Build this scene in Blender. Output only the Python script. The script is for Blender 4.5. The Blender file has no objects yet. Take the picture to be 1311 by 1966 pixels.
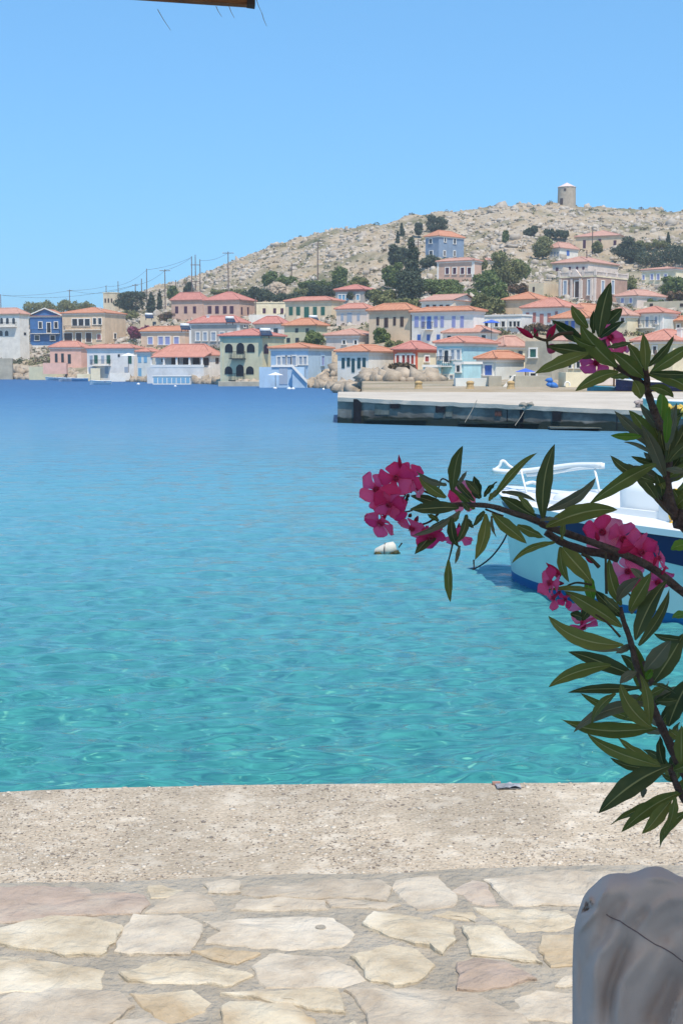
import bpy, math, random
import numpy as np
from mathutils import Vector, Matrix, Euler
R = math.radians
sc = bpy.context.scene
C = sc.collection
random.seed(7); rng = np.random.default_rng(7)

# ---------------------------------------------------------------- camera, sky, sun, exposure
F = 2621.0; PITCH = R(6.05); CAMZ = 2.45; QZ = 1.10
cam = bpy.data.cameras.new('camera'); cam_o = bpy.data.objects.new('camera', cam); C.objects.link(cam_o)
cam.sensor_fit = 'VERTICAL'; cam.sensor_height = 36.0; cam.lens = 36.0 * F / 1966.0
cam.clip_start = 0.05; cam.clip_end = 6000
cam_o.location = (0, 0, CAMZ); cam_o.rotation_euler = (math.pi/2 - PITCH, 0, 0)
sc.camera = cam_o
SUN_EL, SUN_AZ = R(62), R(160)          # azimuth from +Y towards +X
world = bpy.data.worlds.new('World'); sc.world = world; world.use_nodes = True
wn = world.node_tree.nodes; wl = world.node_tree.links
bg = wn['Background']; sky = wn.new('ShaderNodeTexSky'); sky.sky_type = 'NISHITA'
sky.sun_disc = False; sky.sun_elevation = SUN_EL; sky.sun_rotation = SUN_AZ
sky.air_density = 0.9; sky.dust_density = 0.25; sky.ozone_density = 2.5; sky.altitude = 0
tint = wn.new('ShaderNodeMix'); tint.data_type = 'RGBA'; tint.blend_type = 'MULTIPLY'; tint.inputs[0].default_value = 1; tint.inputs[7].default_value = (0.92, 1.82, 2.65, 1)
gam = wn.new('ShaderNodeGamma'); gam.inputs[1].default_value = 0.5; wl.new(sky.outputs[0], gam.inputs[0]); wl.new(gam.outputs[0], tint.inputs[6]); wl.new(tint.outputs[2], bg.inputs[0]); bg.inputs[1].default_value = 0.15
sun = bpy.data.lights.new('sun', 'SUN'); sun.energy = 4.2; sun.angle = R(0.5); sun.color = (1.0, 0.90, 0.77)
sun_o = bpy.data.objects.new('sun', sun); C.objects.link(sun_o)
sdir = Vector((math.sin(SUN_AZ)*math.cos(SUN_EL), math.cos(SUN_AZ)*math.cos(SUN_EL), math.sin(SUN_EL)))
sun_o.rotation_euler = sdir.to_track_quat('Z', 'Y').to_euler(); sun_o.location = (60, 10, 90)
sc.view_settings.view_transform = 'Standard'; sc.view_settings.look = 'None'
sc.view_settings.exposure = 0.15; sc.view_settings.gamma = 1.0
sc.cycles.max_bounces = 6; sc.cycles.diffuse_bounces = 3; sc.cycles.glossy_bounces = 3
sc.cycles.transmission_bounces = 3; sc.cycles.transparent_max_bounces = 8

CP, SP = math.cos(PITCH), math.sin(PITCH)
def P(px, py, Y):
    """the world point on the ray of photo pixel (px, py) at distance Y"""
    x = (px - 655.5)/F; v = (983.0 - py)/F
    k = Y/(CP + v*SP)
    return Vector((x*k, Y, CAMZ + (-SP + v*CP)*k))
def G(px, py, z):
    x = (px - 655.5)/F; v = (983.0 - py)/F
    k = (z - CAMZ)/(-SP + v*CP)
    return Vector((x*k, (CP + v*SP)*k, z))

# ---------------------------------------------------------------- materials
MATS = {}
def mat(name, col, rough=0.8, col2=None, scale=4.0, bump=0.0, bscale=None, spec=0.3, detail=5, metal=0.0, col3=None, scale3=0.6, translucent=0.0, stretch=None):
    m = bpy.data.materials.new(name); m.use_nodes = True; MATS[name] = m
    nt = m.node_tree; n = nt.nodes; l = nt.links
    b = n['Principled BSDF']; b.inputs['Roughness'].default_value = rough
    b.inputs['Specular IOR Level'].default_value = spec; b.inputs['Metallic'].default_value = metal
    b.inputs['Base Color'].default_value = (*col, 1)
    tc = n.new('ShaderNodeTexCoord'); src = tc.outputs['Object']
    if stretch:
        mp = n.new('ShaderNodeMapping'); mp.inputs['Scale'].default_value = stretch
        l.new(src, mp.inputs[0]); src = mp.outputs[0]
    out = None
    if col2:
        ns = n.new('ShaderNodeTexNoise'); ns.inputs['Scale'].default_value = scale; ns.inputs['Detail'].default_value = detail
        ns.inputs['Roughness'].default_value = 0.65; l.new(src, ns.inputs['Vector'])
        cr = n.new('ShaderNodeValToRGB'); cr.color_ramp.elements[0].position = 0.36; cr.color_ramp.elements[1].position = 0.64
        cr.color_ramp.elements[0].color = (*col, 1); cr.color_ramp.elements[1].color = (*col2, 1)
        l.new(ns.outputs['Fac'], cr.inputs[0]); out = cr.outputs[0]
    if col3:
        n3 = n.new('ShaderNodeTexNoise'); n3.inputs['Scale'].default_value = scale3; n3.inputs['Detail'].default_value = 6
        l.new(src, n3.inputs['Vector'])
        r3 = n.new('ShaderNodeMapRange'); r3.inputs[1].default_value = 0.5; r3.inputs[2].default_value = 0.68
        l.new(n3.outputs['Fac'], r3.inputs[0])
        mx = n.new('ShaderNodeMix'); mx.data_type = 'RGBA'
        l.new(r3.outputs[0], mx.inputs[0]); l.new(out, mx.inputs[6]); mx.inputs[7].default_value = (*col3, 1); out = mx.outputs[2]
    if out: l.new(out, b.inputs['Base Color'])
    if bump:
        nb = n.new('ShaderNodeTexNoise'); nb.inputs['Scale'].default_value = bscale or scale*3; nb.inputs['Detail'].default_value = 6
        l.new(src, nb.inputs['Vector'])
        bp = n.new('ShaderNodeBump'); bp.inputs['Strength'].default_value = min(1, bump); bp.inputs['Distance'].default_value = 0.02*max(1, bump)
        l.new(nb.outputs['Fac'], bp.inputs['Height']); l.new(bp.outputs[0], b.inputs['Normal'])
    if translucent:
        tr = n.new('ShaderNodeBsdfTranslucent'); ms = n.new('ShaderNodeMixShader'); ms.inputs[0].default_value = translucent
        if out: l.new(out, tr.inputs[0])
        else: tr.inputs[0].default_value = (*col, 1)
        l.new(b.outputs[0], ms.inputs[1]); l.new(tr.outputs[0], ms.inputs[2]); l.new(ms.outputs[0], n['Material Output'].inputs[0])
    return m
def dk(c, f): return tuple(x*f for x in c)
def plaster(name, col, f=0.80):
    col = (min(.90, col[0]*1.20), min(.85, col[1]*1.12), min(.80, col[2]*.98))
    return mat(name, col, 0.9, dk(col, f), 0.7, 0.3, 6, 0.15, detail=8)
plaster('white', (0.80, 0.79, 0.77)); plaster('cool_white', (0.78, 0.79, 0.80)); plaster('blue_wall', (0.06, 0.17, 0.44))
plaster('sky_wall', (0.40, 0.57, 0.80)); plaster('pale_blue_wall', (0.42, 0.68, 0.82)); plaster('peach', (0.70, 0.53, 0.43))
plaster('beige', (0.68, 0.55, 0.43)); plaster('sand', (0.68, 0.60, 0.48)); plaster('pink', (0.72, 0.47, 0.43)); plaster('rose', (0.62, 0.44, 0.38))
plaster('grey_wall', (0.42, 0.42, 0.44)); plaster('cream', (0.78, 0.70, 0.56)); plaster('green_stone', (0.58, 0.58, 0.45), 0.82)
plaster('slate_blue', (0.22, 0.31, 0.47)); plaster('mansion_stone', (0.46, 0.32, 0.28), 0.75); plaster('grey_stone', (0.42, 0.41, 0.37), 0.72)
plaster('ice_wall', (0.64, 0.69, 0.73)); plaster('mauve_white', (0.70, 0.63, 0.62)); plaster('trim_white', (0.82, 0.81, 0.79), 0.93)
plaster('red_trim', (0.62, 0.16, 0.10)); plaster('green_trim', (0.30, 0.52, 0.50))
mat('glass_dark', (0.02, 0.025, 0.035), 0.15, spec=0.6); mat('shade_brown', (0.07, 0.045, 0.04), 0.7)
mat('paint_purple', (0.08, 0.03, 0.06), 0.6); mat('paint_green', (0.03, 0.13, 0.10), 0.6); mat('paint_teal', (0.02, 0.08, 0.10), 0.6)
mat('paint_blue', (0.07, 0.16, 0.48), 0.6); mat('paint_grey', (0.36, 0.42, 0.50), 0.6); mat('paint_skyblue', (0.20, 0.42, 0.60), 0.6)
mat('paint_red', (0.36, 0.06, 0.05), 0.6); mat('paint_salmon', (0.50, 0.20, 0.17), 0.6); mat('paint_lilac', (0.30, 0.33, 0.58), 0.6)
mat('paint_black', (0.012, 0.014, 0.02), 0.5); mat('wood_brown', (0.20, 0.10, 0.05), 0.7, (0.12, 0.06, 0.03), 3)
def tile_mat(name, c1, c2):
    m = mat(name, c1, 0.85, c2, 1.6, spec=0.15, detail=8)
    n = m.node_tree.nodes; l = m.node_tree.links; uv = n.new('ShaderNodeUVMap')
    w = n.new('ShaderNodeTexWave'); w.wave_type = 'BANDS'; w.bands_direction = 'X'; w.inputs['Scale'].default_value = 1.05; w.inputs['Distortion'].default_value = 0.2
    w2 = n.new('ShaderNodeTexWave'); w2.bands_direction = 'Y'; w2.wave_profile = 'SAW'; w2.inputs['Scale'].default_value = 0.8
    l.new(uv.outputs[0], w.inputs[0]); l.new(uv.outputs[0], w2.inputs[0])
    ad = n.new('ShaderNodeMath'); ad.operation = 'ADD'; l.new(w.outputs['Fac'], ad.inputs[0]); l.new(w2.outputs['Fac'], ad.inputs[1])
    bp = n.new('ShaderNodeBump'); bp.inputs['Strength'].default_value = 0.6; bp.inputs['Distance'].default_value = 0.05
    l.new(ad.outputs[0], bp.inputs['Height']); l.new(bp.outputs[0], n['Principled BSDF'].inputs['Normal'])
tile_mat('tile_red', (0.60, 0.285, 0.21), (0.49, 0.22, 0.165)); tile_mat('tile_orange', (0.58, 0.28, 0.17), (0.49, 0.215, 0.13))
tile_mat('tile_salmon', (0.58, 0.34, 0.26), (0.48, 0.26, 0.20)); tile_mat('tile_crimson', (0.57, 0.25, 0.20), (0.46, 0.19, 0.155))
mat('concrete', (0.52, 0.49, 0.43), 0.9, (0.40, 0.37, 0.32), 0.8, 0.6, 10)
mat('pole_wood', (0.17, 0.12, 0.10), 0.9); mat('wire', (0.06, 0.06, 0.07), 0.6)
mat('rock', (0.50, 0.44, 0.36), 0.95, (0.34, 0.29, 0.24), 0.9, 1.0, 3, 0.1)
mat('hill_rock', (0.58, 0.51, 0.425), 0.95, (0.33, 0.28, 0.225), 0.35, 1.0, 3, 0.1)
mat('shore_rock', (0.50, 0.41, 0.31), 0.95, (0.29, 0.235, 0.175), 0.9, 1.0, 3, 0.1)
mat('leaf_olive', (0.27, 0.27, 0.11), 0.8, (0.16, 0.17, 0.07), 1.2, translucent=0.15); mat('leaf_dark', (0.10, 0.125, 0.07), 0.8, (0.05, 0.07, 0.045), 1.2, translucent=0.1)
mat('leaf_green', (0.20, 0.25, 0.08), 0.8, (0.10, 0.14, 0.05), 1.2, translucent=0.15); mat('leaf_dry', (0.17, 0.12, 0.07), 0.9, (0.09, 0.07, 0.04), 1.2)
mat('leaf_magenta', (0.32, 0.05, 0.13), 0.8, (0.14, 0.05, 0.06), 1.6, translucent=0.15); mat('leaf_russet', (0.20, 0.11, 0.07), 0.8, (0.10, 0.09, 0.04), 1.2)
mat('bark_far', (0.10, 0.075, 0.05), 0.9)

# ---------------------------------------------------------------- mesh helpers
def newmesh(name, verts, faces, m=None, smooth=False, uvs=None):
    me = bpy.data.meshes.new(name); me.from_pydata([tuple(v) for v in verts], [], faces)
    if m: me.materials.append(MATS[m] if isinstance(m, str) else m)
    if smooth: me.polygons.foreach_set('use_smooth', [True]*len(me.polygons))
    if uvs is not None:
        u = me.uv_layers.new(name='UVMap')
        li = np.empty(len(me.loops), dtype=np.int32); me.loops.foreach_get('vertex_index', li)
        u.data.foreach_set('uv', np.asarray(uvs, dtype=np.float32)[li].ravel())
    me.update(); return me
def npmesh(name, V, Fq, m, smooth=False):
    me = bpy.data.meshes.new(name); V = np.asarray(V, dtype=np.float32); Fq = np.asarray(Fq, dtype=np.int32); k = Fq.shape[1]
    me.vertices.add(len(V)); me.vertices.foreach_set('co', V.ravel())
    me.loops.add(Fq.size); me.loops.foreach_set('vertex_index', Fq.ravel())
    me.polygons.add(len(Fq)); me.polygons.foreach_set('loop_start', np.arange(0, Fq.size, k, dtype=np.int32))
    try: me.polygons.foreach_set('loop_total', np.full(len(Fq), k, dtype=np.int32))
    except Exception: pass
    if smooth: me.polygons.foreach_set('use_smooth', np.ones(len(Fq), dtype=bool))
    me.materials.append(MATS[m]); me.update(calc_edges=True); me.validate(); return me
def ob(name, me, parent=None, loc=None, rz=None, label=None, cat=None, group=None, kind=None):
    o = bpy.data.objects.new(name, me); C.objects.link(o)
    if parent: o.parent = parent
    if loc is not None: o.location = loc
    if rz is not None: o.rotation_euler = (0, 0, rz)
    if label: o['label'] = label
    if cat: o['category'] = cat
    if group: o['group'] = group
    if kind: o['kind'] = kind
    return o
def thing(name, label, cat, loc=(0,0,0), rz=0, group=None): return ob(name, None, None, loc, rz, label, cat, group)
class MB:
    def __init__(s): s.v = []; s.f = []
    def add(s, v, f):
        k = len(s.v); s.v += [tuple(p) for p in v]; s.f += [tuple(i+k for i in q) for q in f]; return s
    def box(s, x0, y0, z0, x1, y1, z1):
        v = [(x0,y0,z0),(x1,y0,z0),(x1,y1,z0),(x0,y1,z0),(x0,y0,z1),(x1,y0,z1),(x1,y1,z1),(x0,y1,z1)]
        return s.add(v, [(0,3,2,1),(4,5,6,7),(0,1,5,4),(1,2,6,5),(2,3,7,6),(3,0,4,7)])
    def tube(s, pts, rads, n=6, cap=True):
        pts = [Vector(p) for p in pts]
        if not hasattr(rads, '__len__'): rads = [rads]*len(pts)
        k = len(s.v); up = None
        for i, p in enumerate(pts):
            t = (pts[min(i+1, len(pts)-1)] - pts[max(i-1, 0)]).normalized()
            if up is None: up = Vector((0,0,1)) if abs(t.z) < 0.9 else Vector((1,0,0))
            a = t.cross(up).normalized(); b = a.cross(t).normalized(); up = b
            for j in range(n):
                an = 2*math.pi*j/n; s.v.append(tuple(p + (a*math.cos(an) + b*math.sin(an))*rads[i]))
        for i in range(len(pts)-1):
            for j in range(n):
                j2 = (j+1) % n; s.f.append((k+i*n+j, k+i*n+j2, k+(i+1)*n+j2, k+(i+1)*n+j))
        if cap:
            s.f.append(tuple(k+j for j in range(n))[::-1]); s.f.append(tuple(k+(len(pts)-1)*n+j for j in range(n)))
        return s
    def mesh(s, name, m, smooth=False): return newmesh(name, s.v, s.f, m, smooth)
def boxm(name, dims, m): return MB().box(*dims).mesh(name, m)
def smooth_path(pts, sub=4):
    pts = [Vector(p) for p in pts]; out = []
    for i in range(len(pts)-1):
        p0 = pts[max(i-1,0)]; p1 = pts[i]; p2 = pts[i+1]; p3 = pts[min(i+2, len(pts)-1)]
        for j in range(sub):
            t = j/sub
            out.append(0.5*((2*p1) + (p2-p0)*t + (2*p0-5*p1+4*p2-p3)*t*t + (3*p1-p0-3*p2+p3)*t*t*t))
    out.append(pts[-1]); return out

# ---------------------------------------------------------------- lie of the land
RS_X = [-900, 0, 150, 300, 430, 600, 650, 760, 2300]; RS_Y = [724, 727, 729, 733, 737, 742, 745, 728, 728]
DS_Y = [2.45*F/(y-705) for y in RS_Y]; DS_Y[-2:] = [150, 150]
RR_X = [-900, 0, 200, 270, 400, 500, 600, 700, 800, 900, 1000, 1090, 1200, 1311, 1700, 2300]
RR_Y = [660, 625, 596, 567, 522, 480, 452, 431, 413, 403, 391, 394, 400, 404, 420, 470]
QS = [-0.5, 0, 0.13, 0.3, 0.55, 0.67, 0.8, 1.0]; QV = [-0.001, 0, 0.26, 0.42, 0.62, 0.74, 0.86, 1.0]
DR = 430.0
def row_to_z(row, d):
    v = (983.0-row)/F
    return CAMZ + d*(-SP+v*CP)/(CP+v*SP)
def terr(px, d):
    px = np.asarray(px, float); d = np.asarray(d, float)
    rs = np.interp(px, RS_X, RS_Y); ds = np.interp(px, RS_X, DS_Y); rr = np.interp(px, RR_X, RR_Y)
    s = (d-ds)/(DR-ds)
    q = np.interp(s, QS, QV); row = rs - q*(rs-rr)
    z = row_to_z(row, d) + np.interp(s, [0, 0.03, 1], [0.0, 0.5, 0.0])
    zr = row_to_z(rr, DR)
    z = np.where(s > 1, zr - (d-DR)*0.10 - ((d-DR)**2)*0.0009, z)
    z = np.where(s < 0, -0.2 + s*60, z)
    ap = np.clip((px-690)/30, 0, 1)
    z = np.where((s < 0) & (px > 690) & (d > 69), 1.2, z)
    z = np.maximum(z, -3.0)
    return z, s
def depth_for(px, row):
    rs = np.interp(px, RS_X, RS_Y); ds = np.interp(px, RS_X, DS_Y); rr = np.interp(px, RR_X, RR_Y)
    q = max(0.0, (rs-row)/(rs-rr)); s = np.interp(q, QV[1:], QS[1:])
    return float(ds + s*(DR-ds)) + (3 if q <= 0 else 0)

# ---------------------------------------------------------------- houses
FOOT = []            # footprints that level the ground
MC = {}
def pane_mesh(w, h, m, arch=False, door=False):
    key = (round(w,1), round(h,1), m, arch)
    if key in MC: return MC[key]
    w, h = key[0], key[1]
    if arch:
        n = 8; r = w/2; pts = [(-r, 0), (r, 0)] + [(r*math.cos(t), h-r+r*math.sin(t)) for t in [math.pi*i/n for i in range(n+1)]]
        k = len(pts); v = [(x, -0.03, z) for x, z in pts] + [(x, 0.05, z) for x, z in pts]
        f = [tuple(range(k))] + [tuple(range(2*k-1, k-1, -1))] + [(i, (i+k), (i+1) % k+k, (i+1) % k) for i in range(k)]
        me = newmesh('pane', v, f, m)
    else:
        b = MB(); g = 0.035                                    # two leaves with a groove between them
        b.box(-w/2, -0.03, 0, -g/2, 0.05, h); b.box(g/2, -0.03, 0, w/2, 0.05, h); b.box(-g/2, -0.005, 0, g/2, 0.05, h)
        me = b.mesh('pane', m)
    MC[key] = me; return me
def frame_mesh(w, h, m, t=0.16, sill=True):
    key = ('f', round(w,1), round(h,1), m, t)
    if key in MC: return MC[key]
    w, h = key[1], key[2]
    b = MB(); b.box(-w/2-t, -0.10, -0.01, -w/2, 0.02, h); b.box(w/2, -0.10, -0.01, w/2+t, 0.02, h)
    b.box(-w/2-t, -0.105, h, w/2+t, 0.02, h+t)
    b.box(-w/2-t-0.05, -0.16, -0.12, w/2+t+0.05, 0.02, -0.01)
    me = b.mesh('window', m); MC[key] = me; return me
def balcony(parent, x, z, w, dep=0.9, m='paint_black', slab='trim_white'):
    b = MB(); b.box(x-w/2, -dep, z-0.12, x+w/2, -0.003, z); s = ob('balcony', b.mesh('balcony', slab), parent)
    r = MB(); y = -dep+0.04
    r.box(x-w/2, y-0.02, z+0.9, x+w/2, y+0.02, z+0.95)
    n = int(w/0.22)
    for i in range(n+1):
        xx = x-w/2+0.02+(w-0.04)*i/n; r.box(xx-0.015, y-0.015, z, xx+0.015, y+0.015, z+0.9)
    for sx in (-1, 1):
        r.box(x+sx*(w/2-0.03)-0.02, -dep+0.06, z+0.9, x+sx*(w/2-0.03)+0.02, -0.01, z+0.95)
        for k in range(1, 4): r.box(x+sx*(w/2-0.03)-0.015, -dep*k/4, z, x+sx*(w/2-0.03)+0.015, -dep*k/4+0.03, z+0.9)
    ob('railing', r.mesh('railing', m), s)
def roof_mesh(W, D, h, style, m, ov=0.35):
    x0, x1, y0, y1 = -W-ov, ov, -ov, D+ov
    V = []; Fc = []; UV = []
    def face(pts):
        k = len(V); V.extend(pts); Fc.append(tuple(range(k, k+len(pts))))
        p0, p1 = Vector(pts[0]), Vector(pts[1]); ax = (p1-p0).normalized(); n = ax.cross(Vector(pts[-1])-p0).normalized(); ay = n.cross(ax)
        for p in pts: d = Vector(p)-p0; UV.append((d.dot(ax)*0.55, d.dot(ay)*0.55))
    A, B, Cc, Dd = (x0,y0,0), (x1,y0,0), (x1,y1,0), (x0,y1,0)
    w, d = x1-x0, y1-y0
    if style == 'hip':
        if w >= d: r1, r2 = (x0+d/2, (y0+y1)/2, h), (x1-d/2, (y0+y1)/2, h)
        else: r1 = r2 = None; e1, e2 = ((x0+x1)/2, y0+w/2, h), ((x0+x1)/2, y1-w/2, h)
        if w >= d: face([A,B,r2,r1]); face([B,Cc,r2]); face([Cc,Dd,r1,r2]); face([Dd,A,r1]); rid = [(A,r1),(B,r2),(Cc,r2),(Dd,r1),(r1,r2)]
        else: face([A,B,e1]); face([B,Cc,e2,e1]); face([Cc,Dd,e2]); face([Dd,A,e1,e2]); rid = [(A,e1),(B,e1),(Cc,e2),(Dd,e2),(e1,e2)]
    elif style == 'gable_front':
        e1, e2 = ((x0+x1)/2, y0, h), ((x0+x1)/2, y1, h)
        face([B,Cc,e2,e1]); face([Dd,A,e1,e2]); rid = [(e1,e2)]
    elif style == 'gable_side':
        e1, e2 = (x0, (y0+y1)/2, h), (x1, (y0+y1)/2, h)
        face([A,B,e2,e1]); face([Cc,Dd,e1,e2]); rid = [(e1,e2)]
    face([Dd,Cc,B,A])
    k = len(V)
    for p in (A,B,Cc,Dd): V.append((p[0],p[1],-0.14)); UV.append((p[0]*.5,0)); V.append((p[0],p[1],-0.001)); UV.append((p[0]*.5,.2))
    for i in range(4): j = (i+1) % 4; Fc.append((k+2*i, k+2*j, k+2*j+1, k+2*i+1))
    Fc.append((k+6, k+4, k+2, k))
    me = newmesh('roof', V, Fc, m, uvs=UV)
    rb = MB()
    for a, b in rid:
        if (Vector(a)-Vector(b)).length > 0.2: rb.tube([a, b], 0.12, 5)
    return me, rb.mesh('roof_ridge', m)

def house(label, xl, xc, xr, ye, yb, yt, wall, roof='tile_red', style='hip', Y=None, a=None, pane='glass_dark', frame='trim_white',
          wins=(), cornice='trim_white', balc=(), cat='house', band=None, quoin=None, Dm=None, down=2.5, name='house', chimney=None, bslab='trim_white'):
    Yc = Y or depth_for(xc, yb)
    side = xr - xc > 4
    th = math.atan((xc-655.5)/F)
    aa = (a if a is not None else (R(28) if side else R(5))) + th
    cp = P(xc, yb, Yc); ml = (xl-655.5)/F*0.994; mr = (xr-655.5)/F*0.994
    W = (cp.x - ml*Yc)/(math.cos(aa) + ml*math.sin(aa))
    D = (mr*Yc - cp.x)/(math.sin(aa) - mr*math.cos(aa)) if side else (Dm or 7.0)
    D = max(3.0, min(D, 14.0))
    H = P(xc, ye, Yc).z - cp.z; rz = -aa
    r = thing(name, label, cat, cp, rz, 'houses and buildings of the harbour town')
    ca, sa = math.cos(aa), math.sin(aa)
    FOOT.append((cp.x, Yc, cp.z, W, D, ca, sa))
    ob('wall', MB().box(-W, 0, -down, 0, D, H).mesh('wall', wall), r)
    if band:                                    # lower storey in a second colour, set proud
        m2, yrow = band; zb = P(xc, yrow, Yc).z - cp.z
        ob('plinth', MB().box(-W-0.03, -0.03, -down, 0.03, D+0.03, zb).mesh('plinth', m2), r)
    if cornice:
        t = 0.14 if style != 'flat' else 0.1
        b = MB(); z0, z1 = H-0.28, H+0.001
        if style == 'flat': z0, z1 = H-0.1, H+0.14
        b.box(-W-t, -t, z0, t, 0.0-0.001, z1); b.box(-W-t, D+0.001, z0, t, D+t, z1); b.box(-W-t, 0, z0, -W-0.001, D, z1); b.box(0.001, 0, z0, t, D, z1)
        ob('cornice', b.mesh('cornice', cornice), r)
    if quoin:
        q = 0.35
        for x in (-W, 0): ob('corner_pilaster', MB().box(x-(q if x == 0 else 0.06), -0.06, -down, x+(0.06 if x == 0 else q), -0.002 if x else q, H-0.29).mesh('corner_pilaster', quoin), r)
    if style == 'flat':
        ob('roof_terrace', MB().box(-W+0.2, 0.2, H-0.2, -0.2, D-0.2, H+0.02).mesh('roof_terrace', 'concrete'), r)
    else:
        mid = min(W, D)/2+0.3
        h = max(0.5, P(xc, yt, Yc+mid*ca).z - cp.z - H - 0.14)
        if style == 'gable_front':
            h = max(0.6, P(xc, yt, Yc).z - cp.z - H - 0.14)
            g = MB(); g.add([(-W,-0.0,H+0.0005),(0,0.0,H+0.0005),(-W/2,0.0,H+h),(-W,D,H+0.0005),(0,D,H+0.0005),(-W/2,D,H+h)], [(0,1,2),(5,4,3)])
            ob('gable', g.mesh('gable', wall), r)
            gb = MB()
            for s in (-1, 1):
                x0 = -W/2+s*(W/2+0.38)
                gb.add([(x0,-0.42,H+0.05),(x0,-0.32,H+0.05),(-W/2,-0.32,H+h+0.16),(-W/2,-0.42,H+h+0.16),(x0,-0.42,H+0.32),(x0,-0.32,H+0.32),(-W/2,-0.32,H+h+0.44),(-W/2,-0.42,H+h+0.44)],
                       [(0,1,2,3),(7,6,5,4),(0,3,7,4),(1,5,6,2),(0,4,5,1)])
            ob('barge_board', gb.mesh('barge_board', frame), r)
        if style == 'gable_side':
            g = MB(); g.add([(0,0,H),(0,D,H),(0,D/2,H+h),(-W,0,H),(-W,D,H),(-W,D/2,H+h)], [(0,1,2),(5,4,3)])
            ob('gable', g.mesh('gable', wall), r)
        me, rid = roof_mesh(W, D, h, style, roof)
        ro = ob('roof', me, r, (0,0,H+0.142)); ob('roof_ridge', rid, ro)
    if chimney:
        x = -W*chimney; hh = H+1.4
        ob('chimney', MB().box(x-0.25, D*0.35, H, x+0.25, D*0.35+0.45, hh).box(x-0.32, D*0.35-0.07, hh, x+0.32, D*0.35+0.52, hh+0.12).mesh('chimney', 'trim_white'), r)
    for w in wins:
        face, cx, cy, pw, ph = w[:5]; pm = w[5] if len(w) > 5 and w[5] else pane; fm = w[6] if len(w) > 6 else frame; arch = len(w) > 7 and w[7]
        yb2 = cy + ph/2
        if face == 'f':
            m_ = (cx-655.5)/F*0.994; t = (cp.x - m_*Yc)/(ca + m_*sa); Yw = Yc + t*sa
            z = P(cx, yb2, Yw).z - cp.z; hh = ph*Yw/F; ww = pw*Yw/F/math.cos(aa-th); pos = (-t, -0.02, z); rr = 0
            if t > W-0.3 or t < 0.2: pos = (-max(0.25+ww/2, min(W-ww/2-0.25, t)), -0.02, z)
        else:
            m_ = (cx-655.5)/F*0.994; t = (m_*Yc - cp.x)/(sa - m_*ca); Yw = Yc + t*ca
            z = P(cx, yb2, Yw).z - cp.z; hh = ph*Yw/F; ww = pw*Yw/F/max(0.35, math.sin(aa-th)); pos = (0.02, t, z); rr = math.pi/2
            if t > D-0.4: continue
        door = ph > 19 or hh > 2.3
        ww = max(0.4, round(ww,1)); hh = max(0.5, round(hh,1)); nm = 'door' if door else 'window'
        if fm:
            fo = ob(nm, frame_mesh(ww, hh, fm), r, pos, rr); ob('shutter' if pm.startswith('paint') else 'pane', pane_mesh(ww, hh, pm, arch), fo)
        else: ob(nm, pane_mesh(ww, hh, pm, arch), r, pos, rr)
    for (cx, cy, pw) in balc:
        m_ = (cx-655.5)/F*0.994; t = (cp.x - m_*Yc)/(ca + m_*sa); Yw = Yc + t*sa
        balcony(r, -t, P(cx, cy, Yw).z - cp.z, pw*Yw/F, slab=bslab)
    return r, (cp, W, D, H, aa)
D_, N_ = None, None
def fw(lst, w, h, y, pane=None, fr='trim_white', face='f', arch=False): return [(face, x, y, w, h, pane, fr, arch) for x in lst]

house('white villa with dark arched windows at the left edge of the town', -34, 40, 58, 603, 694, 591, 'white', 'tile_salmon',
      wins=fw((6,17,29),5,11,616,arch=True,fr=None)+fw((4,15),6,10,640,arch=True,fr=None)+fw((50,),4,5,641,fr=None,face='s'), balc=((16,627,44),), cornice='cream', a=R(34))
house('bright blue house with a white-edged gable and white window frames', 60, 118, 137, 607, 668, 593, 'blue_wall', 'tile_orange', 'gable_front',
      wins=fw((80,110),6,12,624)+fw((96,),7,19,629)+fw((73,103),8,9,649), band=('cool_white', 663), balc=((90,640,56),), a=R(18))
house('beige villa with a glazed upper veranda and ground floor pillars beside the bright blue house', 122, 203, 243, 601, 664, 590, 'beige', 'tile_orange',
      wins=fw((146,158,170),9,13,619)+fw((184,194),6,11,617)+fw((133,),15,16,648,'shade_brown')+fw((153,172),10,17,648,'shade_brown')+fw((192,),7,10,647,'paint_salmon')+fw((222,),4,10,645,face='s'), balc=((162,633,78),), chimney=0.3)
house('small pink house with three narrow dark windows by the water', 97, 157, 172, 667, 705, 655, 'pink', 'tile_red', wins=fw((109,121),5,17,687,fr=None)+fw((134,),6,18,689,fr=None))
house('long white waterfront house with green doors and a low red roof', 168, 258, 274, 669, 727, 661, 'cool_white', 'tile_red',
      frame=None, wins=fw((176,198),6,15,690,'paint_grey',None)+fw((185,209,250),7,16,690,'paint_green',None)+fw((229,),4,5,683,None,None)+fw((159,182,205,243),7,13,711,'paint_grey',None), balc=((196,701,40),))
house('narrow pale blue waterfront house with tall sea doors next to the tavern', 264, 290, 310, 676, 727, 669, 'ice_wall', 'tile_red', frame=None, wins=fw((269,280),6,12,690,'paint_skyblue',None)+fw((269,),6,17,715,'paint_skyblue',None))
house('peach house with four white-framed windows behind the seafront', 272, 356, 366, 636, 668, 626, 'peach', 'tile_orange', wins=fw((290,340),9,13,654,'paint_lilac')+fw((310,323),9,15,654,'paint_lilac'))
house('grey house with rounded white trim and pale shuttered windows', 365, 459, 478, 620, 668, 606, 'grey_wall', 'tile_crimson', quoin='trim_white',
      wins=fw((381,395),7,16,646,'paint_grey')+fw((411,427,443),8,16,646,'paint_grey')+fw((470,),3,7,625,face='s'), chimney=0.7)
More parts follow.
